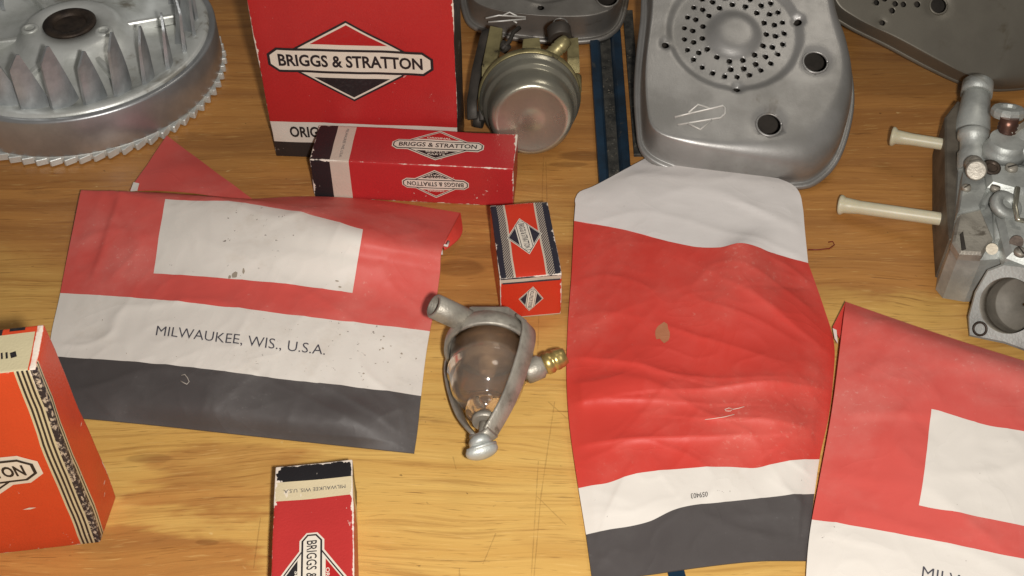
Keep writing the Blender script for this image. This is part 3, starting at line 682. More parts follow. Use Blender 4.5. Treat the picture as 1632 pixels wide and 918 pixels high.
# ---------------------------------------------------------------- metal materials
M_alu = metal_mat('cast_aluminium', rgb(196, 199, 194), rgb(158, 160, 156), .52, .5, 45, .5, (rgb(116, 111, 100), 24, .60))
M_fly = metal_mat('flywheel_aluminium', rgb(224, 226, 222), rgb(196, 198, 192), .42, .4, 30, .35, (rgb(140, 134, 120), 18, .60))
M_ring = metal_mat('brushed_steel', rgb(190, 191, 192), rgb(160, 161, 162), .36, .7, 20, .15)
M_rust = metal_mat('dark_rusty_steel', rgb(82, 70, 60), rgb(50, 42, 38), .55, .6, 90, .4)
M_dark = metal_mat('sooty_steel', rgb(78, 72, 66), rgb(56, 52, 47), .6, .4, 60, .3)
M_muff = metal_mat('muffler_steel', rgb(168, 166, 163), rgb(146, 144, 140), .44, .6, 26, .2, (rgb(126, 118, 108), 20, .62))
M_muff2 = metal_mat('dull_muffler_steel', rgb(150, 146, 140), rgb(126, 122, 116), .46, .6, 30, .2, (rgb(96, 88, 78), 24, .60))
M_brown = metal_mat('tarnished_steel', rgb(124, 119, 108), rgb(112, 107, 97), .50, .45, 22, .2, (rgb(94, 85, 68), 18, .60))
M_zinc = metal_mat('yellow_zinc', rgb(176, 164, 118), rgb(126, 116, 82), .42, .6, 60, .3, (rgb(64, 56, 44), 60, .56))
M_bowl = metal_mat('bowl_steel', rgb(190, 186, 168), rgb(168, 163, 148), .30, .8, 40, .12)
M_brass = metal_mat('brass', rgb(200, 176, 112), rgb(166, 140, 84), .36, .8, 80, .15)
M_pot = metal_mat('grey_pot_metal', rgb(174, 168, 156), rgb(138, 132, 122), .5, .5, 90, .6, (rgb(114, 107, 96), 60, .58))
M_blue = metal_mat('blue_painted_steel', rgb(32, 58, 80), rgb(26, 42, 56), .35, .2, 50, .2, (rgb(70, 72, 72), 90, .62))
M_grime = metal_mat('grimy_steel', rgb(88, 86, 80), rgb(52, 52, 50), .6, .4, 160, .8, (rgb(132, 124, 108), 260, .60))

# ---------------------------------------------------------------- flywheel
FCX, FCY = -.2795, .1920
t = thing('flywheel', 'silver finned flywheel with a toothed rim lying flat in the top left corner', 'flywheel', (FCX, FCY, 0), 0); t.scale = (.888, .888, .97)
seg = 128
mb = MB(); mb.lathe((0, 0, 0), (0, 0, 1), [(.0985, .0062), (.1000, .0068), (.1005, .0080), (.1005, .0325), (.0998, .0338), (.0985, .0342), (.0965, .0342), (.0955, .0335)], seg, 0, False, False)
part('steel_rim', mb, M_ring, t, False)
mb = MB(); mb.lathe((0, 0, 0), (0, 0, 1), [(.03, .0010), (.0985, .0010), (.0990, .0014), (.0990, .0060), (.0984, .0064), (.0984, .0062)], seg, 0, True, False)
part('ring_gear', mb, M_fly, t, False)
mb = MB(); mb.lathe((0, 0, 0), (0, 0, 1), [(.0958, .0335), (.0952, .0350), (.0935, .0356), (.0890, .0352), (.083, .0325), (.074, .0290), (.062, .0290), (.050, .0305), (.041, .0340), (.0355, .0385), (.0330, .0412), (.0300, .0425), (.0180, .0427), (.0175, .0410)], seg, 0, False, False)
b0 = len(mb.v)
for k, v in enumerate(mb.v):
    a = math.atan2(v.y, v.x); rr = v.xy.length
    if .045 < rr < .085: v.z += .0030*max(0, math.cos(3*a+.6))**3+noise.noise(v*40)*.0006
part('web', mb, M_fly, t, False)
mb = MB(); mb.lathe((0, 0, 0), (0, 0, 1), [(.0185, .0423), (.0185, .0440), (.0172, .0447), (.0125, .0443), (.0118, .0430), (.0105, .0415), (.0100, .0300), (.0095, .0200)], 48, 0, True, True); part('hub', mb, M_rust, t, False)
for a in (R_(192), R_(-18)):
    c = Vector((.0275*math.cos(a), .0275*math.sin(a), .0405))
    mb = MB(); mb.lathe(c, (0, 0, 1), [(.0075, -.004), (.0062, .0022), (.0056, .0030), (.0034, .0030), (.0030, .0005)], 24); s_b = part('screw_boss', mb, M_fly, t, False)
    mb = MB(); mb.cyl(c+Vector((0, 0, .0005)), c+Vector((0, 0, .0012)), .0029, seg=16); part('screw_hole', mb, M_rust, s_b, False)
for a in (R_(250), R_(310), R_(20), R_(130), R_(190)):   # ribs on the web
    mb = MB(); d = Vector((math.cos(a), math.sin(a), 0)); n = Vector((-d.y, d.x, 0))
    mb.prism([d*.034+n*.0022+Vector((0, 0, .030)), d*.034-n*.0022+Vector((0, 0, .030)), d*.080-n*.0016+Vector((0, 0, .029)), d*.080+n*.0016+Vector((0, 0, .029))], (0, 0, .006), .001); part('web_rib', mb, M_fly, t, False)
def fin_mesh():
    mb = MB(); rows = []
    L, Hh = .0200, .041
    for k in range(9):
        s = k/8; row = []
        w0 = L*(1-s*.56); cx = -L/2+(L*.05)*s
        for i in range(7):
            x = cx+w0*i/6*(1-.0*s); cur = .0035*((x/L)**2)*4*(.3+.7*(1-s))
            zz = Hh*s-Hh*.24*(1-i/6)**1.1*s**2-Hh*.05*max(0, i-5)*s**2
            row.append(Vector((x, cur-.0015*s, .029+zz)))
        rows.append(row)
    th = lambda p: .0017-.0010*min(1, (p.z-.029)/Hh)
    fr = [[p+Vector((0, -th(p), 0)) for p in r] for r in rows]; bk = [[p+Vector((0, th(p), 0)) for p in r] for r in rows]
    mb.grid(fr); mb.grid(bk, flip=True)
    edge = lambda g: [r[0] for r in g]+g[-1][1:]+[r[-1] for r in g[-2::-1]]
    mb.grid([edge(fr), edge(bk)], flip=True)
    return mb.mesh('fin', [metal_mat('shaded_fin_aluminium', rgb(188, 192, 194), rgb(156, 160, 162), .42, .5, 60, .4, (rgb(100, 98, 92), 40, .62))])  # darker than the web: shade on the fin faces is in this colour
fm = fin_mesh(); NF = 26
for k in range(NF):
    a = 2*math.pi*(k+.35)/NF; o = link('fin', fm, t); o.location = (.0830*math.cos(a), .0830*math.sin(a), 0); o.rotation_euler = (0, 0, a+math.pi/2+R_(38)); o.scale = (1, .9, 1.02+.12*random.random())
mb = MB(); tp = [Vector((0, -.0034, .0012)), Vector((.0030, -.0032, .0012)), Vector((.0036, -.0022, .0012)), Vector((.0006, .0034, .0012)), Vector((0, .0034, .0012))]; mb.prism(tp, (0, 0, .0046), .0004); tm = mb.mesh('tooth', [M_fly])
NTt = 66
for k in range(NTt):
    a = 2*math.pi*k/NTt; o = link('tooth', tm, t); o.location = (.0989*math.cos(a), .0989*math.sin(a), 0); o.rotation_euler = (0, 0, a); o.scale = (1.0+.2*random.random(), 1.15, .9+.15*random.random())

# ---------------------------------------------------------------- mufflers
def muffler(label, flange_px, face_px, base_px, ctr_px, tilt, yaw, H, mat, dish=None, bumps=(), big_holes=(), perf=(), dimples=(), logo=None, outl=None, lip=.004, zoff=.0012, wallp=.75, extra_logo=None):
    """pressed-steel half shell: flanged rim, rounded wall, flat face; ring_px outlines lie in the rim and face planes"""
    n = Vector((math.sin(tilt)*math.sin(yaw), -math.sin(tilt)*math.cos(yaw), math.cos(tilt))); e1 = Vector((math.cos(yaw), math.sin(yaw), 0)); e2 = n.cross(e1)
    O = P(*base_px, zoff)
    def loc(px, py, h): q = PP(px, py, O+n*h, n)-O; return (q.dot(e1), q.dot(e2))
    A = [loc(px, py, 0) for px, py in flange_px]; Bf = [loc(px, py, H) for px, py in face_px]; C0 = loc(*ctr_px, H)
    lowest = min((O+e1*a+e2*b).z for a, b in A)
    O = O+Vector((0, 0, max(0, .0008-lowest)))
    def W(a, b, h): return O+e1*a+e2*b+n*h
    NA = 160
    def polar(pts):
        s = spline_closed(pts, 600); th = np.array([math.atan2(q[1]-C0[1], q[0]-C0[0]) for q in s]); rr = np.array([math.hypot(q[0]-C0[0], q[1]-C0[1]) for q in s]); o = np.argsort(th)
        return np.interp([-math.pi+2*math.pi*k/NA for k in range(NA)], th[o], rr[o], period=2*math.pi)
    rA, rB = polar(A), polar(Bf); rB = np.minimum(rB, rA-lip-.0006); ang = [-math.pi+2*math.pi*k/NA for k in range(NA)]
    cxy = W(*C0, 0); t = thing('muffler', label, 'muffler', (cxy.x, cxy.y, 0), 0, 'engine mufflers')
    feats = [(loc(px, py, H), r, h, k) for px, py, r, h, k in bumps]
    def zdef(a, b):
        z = 0
        for (ca, cb), r, h, k in feats:
            d = math.hypot(a-ca, b-cb)/r
            if k == 'flat': z += h*(lambda q: q*q*(3-2*q))(max(0, min(1, (1.06-d)/.14)))
            else: z += h*math.exp(-d**k)
        return z+noise.noise(Vector((a, b, 3))*18)*.0008
    rows = []
    def ring(fr, h, df=False):
        row = []
        for k in range(NA):
            a = C0[0]+fr[k]*math.cos(ang[k]); b = C0[1]+fr[k]*math.sin(ang[k]); row.append(W(a, b, h+(zdef(a, b) if df else 0)))
        rows.append(row)
    ring(rA, -.0004); ring(rA+.0003, .0012); ring(rA-.0006, .0028); ring(rA-.0022, .0030); ring(rA-lip*.8, .0020); ring(rA-lip, .0026)
    for k in range(1, 13):
        ph = math.pi/2*k/12; c_, s_ = math.cos(ph)**wallp, math.sin(ph)**wallp
        ring(rB+(rA-lip-rB)*c_, .0026+(H-.0026)*s_, k == 12)
    for k in range(1, 46): ring(rB*(1-k/46.0), H, True)
    mb = MB(); mb.grid(rows, 0, True)
    b = len(mb.v)-NA; cc = len(mb.v); mb.v.append(W(*C0, H+zdef(*C0)))
    for k in range(NA): mb.f.append([b+k, b+(k+1) % NA, cc]); mb.mi.append(0); mb.sm.append(True)
    sh = part('shell', mb, [mat, M_dark], t)
    cu = MB()
    for px, py, r in list(big_holes)+list(perf):
        a, b = loc(px, py, H); cu.lathe(W(a, b, H-.012), n, [(r, 0), (r, .022)], 20, 1)
    if cu.v:
        inv = ROOT[t.name].inverted(); cu.v = [inv @ v for v in cu.v]; cut(sh, cu, [mat, M_dark], solid=.0007)
    for px, py, rr in big_holes:
        if rr < .004: continue
        a, b = loc(px, py, H); mb = MB(); mb.tube([W(a+(rr+.0003)*math.cos(2*math.pi*k/32), b+(rr+.0003)*math.sin(2*math.pi*k/32), H+.0003+zdef(a+(rr+.0003)*math.cos(2*math.pi*k/32), b+(rr+.0003)*math.sin(2*math.pi*k/32))) for k in range(33)], .0007, 8)
        part('rolled_edge', mb, mat, t)
    mb = MB(); pl = [W(C0[0]+(rA[k]-.0012)*math.cos(ang[k]), C0[1]+(rA[k]-.0012)*math.sin(ang[k]), -.0006) for k in range(0, NA, 2)]
    mb.prism(pl, -n*.0008 if False else n*-.0006); part('back_plate', mb, M_dark, t)
    if outl:   # outlet stub that props the shell up from behind
        a, b, r = outl; top = W(a, b, -.001); mb = MB(); mb.cyl((top.x, top.y, .0005), (top.x, top.y, max(.002, top.z-r*math.tan(tilt)*.2)), r, seg=32); part('outlet_pipe', mb, M_dark, t)
    if logo:
        mb = MB()
        for pl in logo: mb.tube([W(*loc(px, py, H), H+.0001+zdef(*loc(px, py, H))) for px, py in pl], .00060, 8)
        part('embossed_logo', mb, metal_mat('embossing_highlight', rgb(226, 223, 217), rgb(200, 197, 190), .45, .35), t)  # logo lines lighter than the shell, their highlight put into the colour
    return t

ringc = (1171, 50)
perf = []
PX = 1/2330.0
for rr, nn, ph in ((.0225, 15, .1), (.0290, 20, .25), (.0350, 25, .0)):
    for k in range(nn):
        a = 2*math.pi*(k+ph)/nn
        if random.random() < .06: continue
        perf.append((ringc[0]+rr/PX*math.cos(a)*.98, ringc[1]+rr/PX*math.sin(a)*.86, .00165 if rr < .034 else .0015))
fl = [(1034, -60), (1020, 40), (1011, 130), (1013, 200), (1024, 248), (1075, 276), (1170, 296), (1262, 303), (1305, 292), (1340, 250), (1360, 170), (1352, 95), (1333, 40), (1312, -50), (1250, -110), (1110, -115)]
fc = [(1052, -60), (1040, 30), (1030, 110), (1032, 170), (1046, 208), (1095, 222), (1170, 222), (1240, 205), (1292, 175), (1326, 130), (1332, 85), (1318, 40), (1300, -45), (1240, -95), (1120, -100)]
lg = [[(1075, 187), (1100, 181), (1152, 169), (1156, 173), (1155, 182), (1148, 188), (1080, 199)], [(1097, 180), (1112, 167), (1132, 173)], [(1096, 197), (1116, 207), (1134, 191)]]
muffler('large silver muffler with a ring of perforations behind the open white envelope flap', fl, fc, (1255, 303), ringc, R_(22), 0, .0270, M_muff,
        bumps=[(1171, 50, .0395, -.0022, 'flat'), (1171, 52, .0142, .0030, 6), (1300, 97, .0088, -.0016, 4), (1226, 197, .0088, -.0016, 4), (1061, 68, .0034, -.0018, 3), (1273, 31, .0034, -.0018, 3), (1175, 139, .0032, -.0018, 3)],
        big_holes=[(1300, 98, .0070), (1226, 198, .0070), (1061, 70, .0022), (1273, 33, .0022), (1175, 141, .0020)], perf=perf, logo=lg, outl=(-.04, .13, .012))

fl = [(733, -90), (733, -20), (737, 20), (752, 46), (800, 62), (880, 71), (950, 68), (985, 50), (1000, 12), (1003, -40), (996, -100), (940, -150), (800, -150)]
fc = [(748, -90), (748, -25), (752, 5), (768, 26), (810, 38), (880, 44), (940, 40), (968, 25), (980, -5), (982, -45), (975, -95), (930, -135), (810, -135)]
lg = [[(774, 29), (795, 24), (838, 27), (838, 30), (800, 33), (778, 35)], [(800, 25), (812, 19), (824, 25)], [(818, 33), (824, 36)]]
muffler('dark grey muffler at the top edge, standing behind the bowl of the round carburettor', fl, fc, (880, 71), (868, -50), R_(14), 0, .0230, M_muff2,
        bumps=[(968, -4, .0090, -.0020, 4), (862, 9, .0040, -.002, 2), (868, -50, .030, -.002, 'flat')], big_holes=[(968, -4, .0070), (862, 10, .0022), (893, 38, .0042)], logo=lg, outl=(0, .11, .012))

fl = [(1298, -60), (1312, 12), (1345, 42), (1410, 75), (1480, 112), (1540, 138), (1600, 146), (1665, 130), (1720, 60), (1730, -60), (1640, -150), (1400, -150)]
fc = [(1304, -60), (1317, 8), (1348, 37), (1412, 70), (1481, 106), (1538, 130), (1570, 128), (1598, 108), (1612, 50), (1616, -60), (1590, -130), (1410, -130)]
muffler('tarnished brown muffler with small punched holes in the top right corner', fl, fc, (1600, 146), (1480, -40), R_(40), R_(8), .0170, M_brown, lip=.0010,
        bumps=[(1495, 8, .0080, -.0020, 4), (1405, 35, .003, -.0012, 2)], big_holes=[(1497, 8, .0052)], perf=[(1397, 4, .0018), (1410, -2, .0018), (1427, 6, .0018), (1440, 7, .0018), (1422, 17, .0018), (1462, 7, .0020), (1407, 36, .0017), (1400, -14, .0018), (1430, -12, .0018), (1450, -10, .0018)], outl=(-.07, .13, .012))

# ---------------------------------------------------------------- blue channel and its other end
def channel(label, pts, hgt, group=None):
    """pts: near-left, near-right, far-right, far-left corners on the bench"""
    nl, nr, fr, fl_ = [Vector(p) for p in pts]; c = (nl+nr+fr+fl_)/4; t = thing('steel_channel', label, 'metal strip', (c.x, c.y, 0), 0)
    prof = [(0, .0004), (0, hgt), (.02, hgt+.0008), (.24, hgt+.0008), (.30, hgt-.0003), (.34, .0014), (.66, .0014), (.70, hgt-.0003), (.76, hgt+.0008), (.98, hgt+.0008), (1, hgt), (1, .0004)]
    rows = []; N = 24
    for j in range(N+1):
        a = nl.lerp(fl_, j/N); b = nr.lerp(fr, j/N); rows.append([Vector((*a.lerp(b, s).xy, z)) for s, z in prof])
    mb = MB(); mb.grid(rows, lambda i, j: 1 if 5 <= i <= 5 else 0, smooth=False); mb.add(rows[0], [list(range(len(prof)))[::-1]], 0, False); mb.add(rows[-1], [list(range(len(prof)))], 0, False)
    mb.grid([[r[0] for r in rows], [r[-1] for r in rows]], 0, smooth=False)
    part('channel', mb, [M_blue, M_grime], t); return t, nl, nr, fr, fl_
t, nl, nr, fr, fl_ = channel('dark blue painted steel channel running from the dark muffler down under the white envelope flap', [P(955, 320), P(1008, 320), P(986, 20), P(936, 20)], .0034)
for k in range(46):    # loose grime caked in the groove
    s, u = random.random(), random.uniform(.38, .62); a = nl.lerp(fl_, s).lerp(nr.lerp(fr, s), u)
    if k == 0: gm = MB()
    gm.sphere((a.x, a.y, .0016), random.uniform(.0004, .0011), 0, 8, (1.2, 1, .5))
o = part('grime', gm, M_grime, t); o['kind'] = 'stuff'
c = P(1012, 150); t = thing('steel_strip', 'gritty dark grey steel strip between the blue channel and the large silver muffler', 'metal strip', (c.x, c.y, 0))
mb = MB(); mb.prism([P(1010, 250), P(1024, 250), P(1008, 20), P(992, 20)], (0, 0, .0022), .0004); part('strip', mb, M_grime, t)
c = P(1080, 918); t = thing('steel_channel', 'bit of blue metal strip poking out under the black end of the open packet', 'metal strip', (c.x, c.y, 0))
mb = MB(); mb.prism([P(1062, 905), P(1088, 903), P(1112, 990), P(1080, 992)], (0, 0, .0014), .0003); part('strip', mb, M_blue, t)

# ---------------------------------------------------------------- round carburettor (behind the cartons)
bx = P(846, 254, 0); Rb = .0290
ax = Vector((.03, -.985, .18)).normalized()
c0 = Vector((bx.x-.0005, bx.y+.0115, .0318))
t = thing('carburettor', 'round-bowled yellow zinc carburettor lying on its side in front of the dark muffler', 'carburettor', (c0.x, c0.y, 0), 0, 'carburettors')
e1 = Vector((1, 0, 0)); e1 = (e1-ax*e1.dot(ax)).normalized(); e2 = e1.cross(ax)*-1
e2 = ax.cross(e1)
if e2.z < 0: e2 = -e2
def Q(a, b, h): return c0+e1*a+e2*b+ax*h
mb = MB(); mb.lathe(c0, ax, [(Rb*.6, -.0092), (Rb*1.02, -.0090), (Rb*1.045, -.0082), (Rb*1.045, -.0062), (Rb*1.0, -.0052), (Rb*.985, -.003), (Rb*.975, .0012), (Rb*.955, .0022), (Rb*.90, .0030), (Rb*.885, .0040), (Rb*.88, .0070), (Rb*.865, .0125), (Rb*.83, .0160), (Rb*.77, .0182), (Rb*.71, .0188), (Rb*.67, .0184), (Rb*.30, .0178), (Rb*.22, .0178), (Rb*.19, .0180), (.0004, .0180)], 72)
part('float_bowl', mb, M_bowl, t)
mb = MB(); mb.lathe(c0, ax, [(Rb*.8, -.0150), (Rb*1.04, -.0145), (Rb*1.07, -.0135), (Rb*1.07, -.0098), (Rb*1.04, -.0090)], 64); part('body_flange', mb, M_zinc, t)
mb = MB(); mb.prism([Q(-.022, -.014, -.014), Q(.022, -.014, -.014), Q(.024, .006, -.014), Q(.012, .016, -.014), (Q(-.010, .016, -.014)), Q(-.023, .006, -.014)], ax*-.020, .002); part('body', mb, M_zinc, t)
mb = MB(); mb.cyl(Q(0, -.006, -.033), Q(0, -.006, -.048), .012, seg=32, bev=.001); part('air_horn', mb, M_zinc, t)
mb = MB(); mb.prism([P(768, 122, .040), P(790, 122, .040), P(801, 62, .042), P(781, 58, .042)], (0, .006, .004), .0006); part('bracket_plate', mb, M_zinc, t, label='bright flat yellow zinc plate')
mb = MB(); mb.ribbon([P(753, 190, .020), P(752, 160, .026), P(760, 110, .034), P(772, 60, .042), P(776, 48, .043)], .0062, .0016, (1, .2, .3)); mb.ribbon([P(768, 192, .020), P(764, 150, .026), P(768, 110, .032)], .0030, .0016, (1, .2, .3)); mb.cyl(P(757, 190, .016), P(770, 192, .016), .005, seg=16); part('throttle_lever', mb, M_dark, t)
mb = MB(); a_, b_ = P(868, 98, .046), P(905, 62, .054); d_ = b_-a_
mb.lathe(a_, d_, [(.0040, 0), (.0046, .001), (.0046, .006), (.0041, .007), (.0047, .008), (.0041, .0098), (.0047, .0105), (.0041, .012), (.0047, .013), (.0043, .0170), (.0036, .0195), (.0022, .0197), (.0020, .016)], 20); part('hose_fitting', mb, M_zinc, t)
mb = MB(); mb.cyl(P(893, 62, .040), P(890, 44, .043), .0075, seg=20, bev=.0006); part('cap', mb, M_dark, t)
mb = MB(); mb.prism([P(905, 118, .034), P(924, 116, .034), P(922, 82, .036), P(904, 84, .036)], (0, .01, .004), .0008); mb.cyl(P(916, 146, .026), P(916, 122, .030), .0042, seg=16); part('side_lug', mb, M_zinc, t)
mb = MB(); mb.prism([P(832, 98, .046), P(862, 96, .046), P(860, 80, .047), P(834, 82, .047)], (0, .008, .004), .0008); part('top_lug', mb, M_zinc, t)
mb = MB(); mb.tube([P(800, 78, .044), P(812, 66, .044), P(818, 52, .046), P(828, 44, .046)], .0014, 8); mb.cyl(P(800, 80, .040), P(808, 70, .044), .0035, seg=12); part('linkage_wire', mb, M_dark, t)
mb = MB(); mb.sphere(P(917, 140, .036), .0018, 0, 12); part('rivet', mb, M_bowl, t)

# ---------------------------------------------------------------- glass filter bowl
ax = Vector((-.03, -1, .03)).normalized(); cap_y = P(782, 511, .0442).y
c0 = Vector(((783-816)/2860.0, cap_y, .0222)); RC = .0248
t = thing('fuel_filter', 'glass fuel filter bowl in a grey metal bail, lying in the middle of the bench', 'fuel filter', (c0.x, c0.y, 0), 0)
e1 = (Vector((1, 0, 0))-ax*ax.x).normalized(); e2 = e1.cross(ax); e2 = e2 if e2.z > 0 else -e2
def Q(a, b, h): return c0+e1*a+e2*b+ax*h
def slim(m):
    for k, v in enumerate(m.v):
        d = v-c0; al = ax*d.dot(ax); m.v[k] = c0+al+(d-al)*.88
    return m
mb = MB(); mb.lathe(c0, ax, [(.010, -.0125), (.0190, -.0115), (.0225, -.0085), (RC, -.0045), (RC+.0003, -.0030), (RC+.0003, .0012), (RC-.0004, .0020), (RC-.0018, .0020), (RC-.0022, .0010), (RC-.0024, -.0020), (.004, -.0025)], 72, 0, True, True); part('cap', slim(mb), M_pot, t)
mb = MB(); mb.prism([Q(-.020, -.004, -.007), Q(.018, -.010, -.007), Q(.021, .010, -.007), Q(.011, .0200, -.007), Q(-.011, .0195, -.007), Q(-.018, .010, -.007)], ax*-.009, .003); part('cap_boss', slim(mb), M_pot, t)
glass = NT('old_glass'); gb = glass.b; glass.out((.86, .73, .60, 1), .09, 0, .5); gb.inputs['Transmission Weight'].default_value = .92; gb.inputs['Coat Weight'].default_value = .6; gb.inputs['Coat Roughness'].default_value = .04; gb.inputs['IOR'].default_value = 1.45
prof_o = [(.0212, -.0010), (.0212, .0120), (.0222, .0135), (.0222, .0160), (.0208, .0175), (.0200, .0235), (.0185, .0275), (.0150, .0315), (.0112, .0340), (.0100, .0355), (.0106, .0380), (.0102, .0405), (.0080, .0425), (.0040, .0431), (.0002, .0432)]
prof_i = [(.0002, .0350), (.006, .0345), (.0105, .0320), (.0140, .0300), (.0168, .0265), (.0182, .0230), (.0190, .0175), (.0194, .0120), (.0194, -.0010)]
mb = MB(); mb.lathe(c0, ax, prof_o+prof_i+[(.0212, -.0010)], 64, 0, False, False); part('glass_bowl', slim(mb), glass.m, t, weld=True)
dirt = NT('fuel_residue'); nd = dirt.noise(dirt.co, 90, 5); dirt.out(dirt.mix(dirt.ramp(nd, .35, .65), rgb(166, 146, 122), rgb(134, 112, 90)), .5, 0, .4)
mb = MB(); mb.lathe(c0, ax, [(.0002, -.0018), (.0186, -.0016), (.0186, .0010), (.0130, .0025), (.0060, .0030), (.0045, .0150), (.0030, .0160), (.0002, .0162)], 48, 0, False, False); part('filter_screen', slim(mb), dirt.m, t)
th = R_(36); q = e1*math.cos(th)+e2*math.sin(th); wd = ax.cross(q)
def arm(sg):
    pts = []
    for s, l in ((-.010, .0225), (-.005, .0266), (.001, .0276), (.010, .0262), (.020, .0232), (.030, .0194), (.040, .0142), (.047, .0092), (.0535, .0040)):
        pts.append((s, l))
    out = []; xs = [p[0] for p in pts]; ys = [[p[1]] for p in pts]
    for k in range(33): s = -.010+.0635*k/32; out.append(c0+ax*s+q*(sg*float(hermite(xs, ys, s)[0])))
    return out
for sg, wf in ((1, .0112), (-1, .0090)):
    mb = MB(); mb.ribbon(arm(sg), lambda k, wf=wf: wf*(1.12-.22*k), .0020, wd); part('bail_arm', slim(mb), M_pot, t)
mb = MB(); mb.ribbon([c0+ax*.0535+q*-.006, c0+ax*.0547+q*-.002, c0+ax*.0547+q*.002, c0+ax*.0535+q*.006], .0088, .0030, wd); part('bail_bridge', slim(mb), M_pot, t)
mb = MB(); mb.cyl(c0+ax*.0430, c0+ax*.0600, .0024, seg=16); mb.cyl(c0+ax*.0432, c0+ax*.0460, .0062, .0056, seg=24); part('thumbscrew_shaft', mb, M_pot, t)
mb = MB(); mb.lathe(c0+ax*.0556, ax, [(.0030, 0), (.0052, .0008), (.0052, .0040), (.0036, .0048)], 24)
kc = c0+ax*.0615+Vector((-.0004, 0, -.001)); mb.sphere(kc, .0078, 0, 28, (1.0, .50, .55)); mb.ribbon([kc+Vector((-.0068, .0008, .0020)), kc+Vector((-.002, -.0002, .0042)), kc+Vector((.003, -.0002, .0042)), kc+Vector((.0070, .0008, .0022))], .0016, .0012, (0, 1, .3))
for v in mb.v:
    dz = v-kc
    if dz.length < .0082: v.x = kc.x+dz.x*math.cos(.35)-dz.y*math.sin(.35); v.y = kc.y+dz.x*math.sin(.35)+dz.y*math.cos(.35)
part('thumb_nut', mb, M_alu, t)
ta, tb = P(764, 521, .030), P(691, 487, .047)
mb = MB(); mb.pipe(ta, tb, .0062, .0046, 32, depth=.012); mb.lathe(ta, tb-ta, [(.0095, -.006), (.0088, .001), (.0066, .006), (.0062, .008)], 32); part('inlet_tube', mb, M_pot, t)
fa, fb = P(843, 592, .018), P(905, 565, .024); fd = (fb-fa); FL = fd.length
mb = MB(); mb.lathe(fa, fd, [(.0056, -.002), (.0060, .000), (.0060, FL*.30), (.0046, FL*.36), (.0046, FL*.42)], 24); part('outlet_boss', mb, M_pot, t)
mb = MB(); mb.lathe(fa+fd*.40, fd, [(.0050, 0), (.0056, .0008), (.0056, FL*.17), (.0050, FL*.20), (.0050, FL*.24), (.0053, FL*.26), (.0053, FL*.34), (.0050, FL*.36), (.0050, FL*.42), (.0038, FL*.55), (.0028, FL*.56), (.0024, FL*.40)], 24, 0); part('brass_fitting', mb, M_brass, t)

# ---------------------------------------------------------------- cast carburettor at the right edge
M_pl = NT('yellowed_nylon'); n_ = M_pl.noise(M_pl.co, 80, 4); M_pl.out(M_pl.mix(n_, rgb(216, 209, 184), rgb(190, 180, 148)), .4, 0, .5); M_pl.b.inputs['Subsurface Weight'].default_value = .15; M_pl.b.inputs['Subsurface Radius'].default_value = (.003, .002, .001); M_pl = M_pl.m
c = P(1600, 340); t = thing('carburettor', 'grey cast aluminium carburettor with two white plastic pins at the right edge', 'carburettor', (c.x, c.y, 0), 0, 'carburettors')
def blk(name, pxs, z1, z0, mat, bev=.0015, label=None):
    top = [P(px, py, z1) for px, py in pxs]; mb = MB(); mb.prism([Vector((p.x, p.y, z0)) for p in top], (0, 0, z1-z0), bev); return part(name, mb, mat, t, label=label)
blk('shaded_side', [(1506, 186), (1526, 160), (1545, 168), (1542, 290), (1528, 330), (1524, 385), (1513, 380), (1507, 300)], .030, .0008, metal_mat('shaded_casting', rgb(116, 108, 96), rgb(88, 80, 70), .6, .3, 50, .4), .001, 'dark left side of the casting, shade put into its colour')  # shaded left side of the body, its shade put into a darker colour
blk('body', [(1530, 262), (1548, 236), (1640, 240), (1740, 250), (1740, 400), (1632, 404), (1566, 408), (1530, 402), (1518, 388), (1526, 330)], .036, .0015, M_alu, .003)
blk('side_panel', [(1536, 272), (1578, 262), (1584, 285), (1563, 330), (1527, 338)], .042, .034, M_alu, .0015)
blk('lower_panel', [(1528, 338), (1562, 328), (1584, 378), (1566, 404), (1530, 402), (1518, 384)], .0395, .034, M_pot, .0015)
blk('bridge', [(1570, 258), (1640, 262), (1700, 262), (1700, 300), (1620, 305), (1576, 292)], .047, .034, M_alu, .003)
blk('choke_housing', [(1598, 285), (1640, 275), (1720, 290), (1720, 410), (1640, 418), (1606, 405), (1590, 340)], .044, .034, M_alu, .003)
mb = MB(); mb.cyl(P(1548, 222, .026), P(1556, 150, .036), .0105, .0080, 32, bev=.0008); part('fuel_tube', mb, M_alu, t)
mb = MB(); mb.pipe(P(1556, 152, .036), P(1559, 132, .039), .0090, .0052, 32, depth=.006); part('tube_collar', mb, M_alu, t)
mb = MB(); mb.lathe(P(1550, 272, .034), P(1552, 205, .046)-P(1550, 272, .034), [(.0078, 0), (.0085, .002), (.0085, .010), (.0072, .012), (.0072, .018), (.0086, .0195), (.0086, .0235), (.0070, .0245)], 32); part('valve_barrel', mb, M_alu, t)
mb = MB(); mb.cyl(P(1556, 268, .046), P(1556, 272, .052), .0055, seg=20, bev=.0008); mb.sphere(P(1552, 262, .048), .0050, 0, 20); part('screw_boss', mb, M_pot, t)
mb = MB(); mb.lathe(P(1598, 245, .044), (0, .02, 1), [(.0120, 0), (.0110, .004), (.0095, .006), (.0095, .010)], 32); part('needle_tower', mb, M_alu, t)
mb = MB(); mb.lathe(P(1604, 212, .052), Vector((.02, .35, 1)), [(.0052, 0), (.0055, .001), (.0050, .002), (.0055, .003), (.0050, .004), (.0055, .005), (.0050, .006), (.0050, .009)], 24); part('idle_screw', mb, metal_mat('copper_tarnish', rgb(128, 92, 78), rgb(84, 64, 58), .4, .8), t)
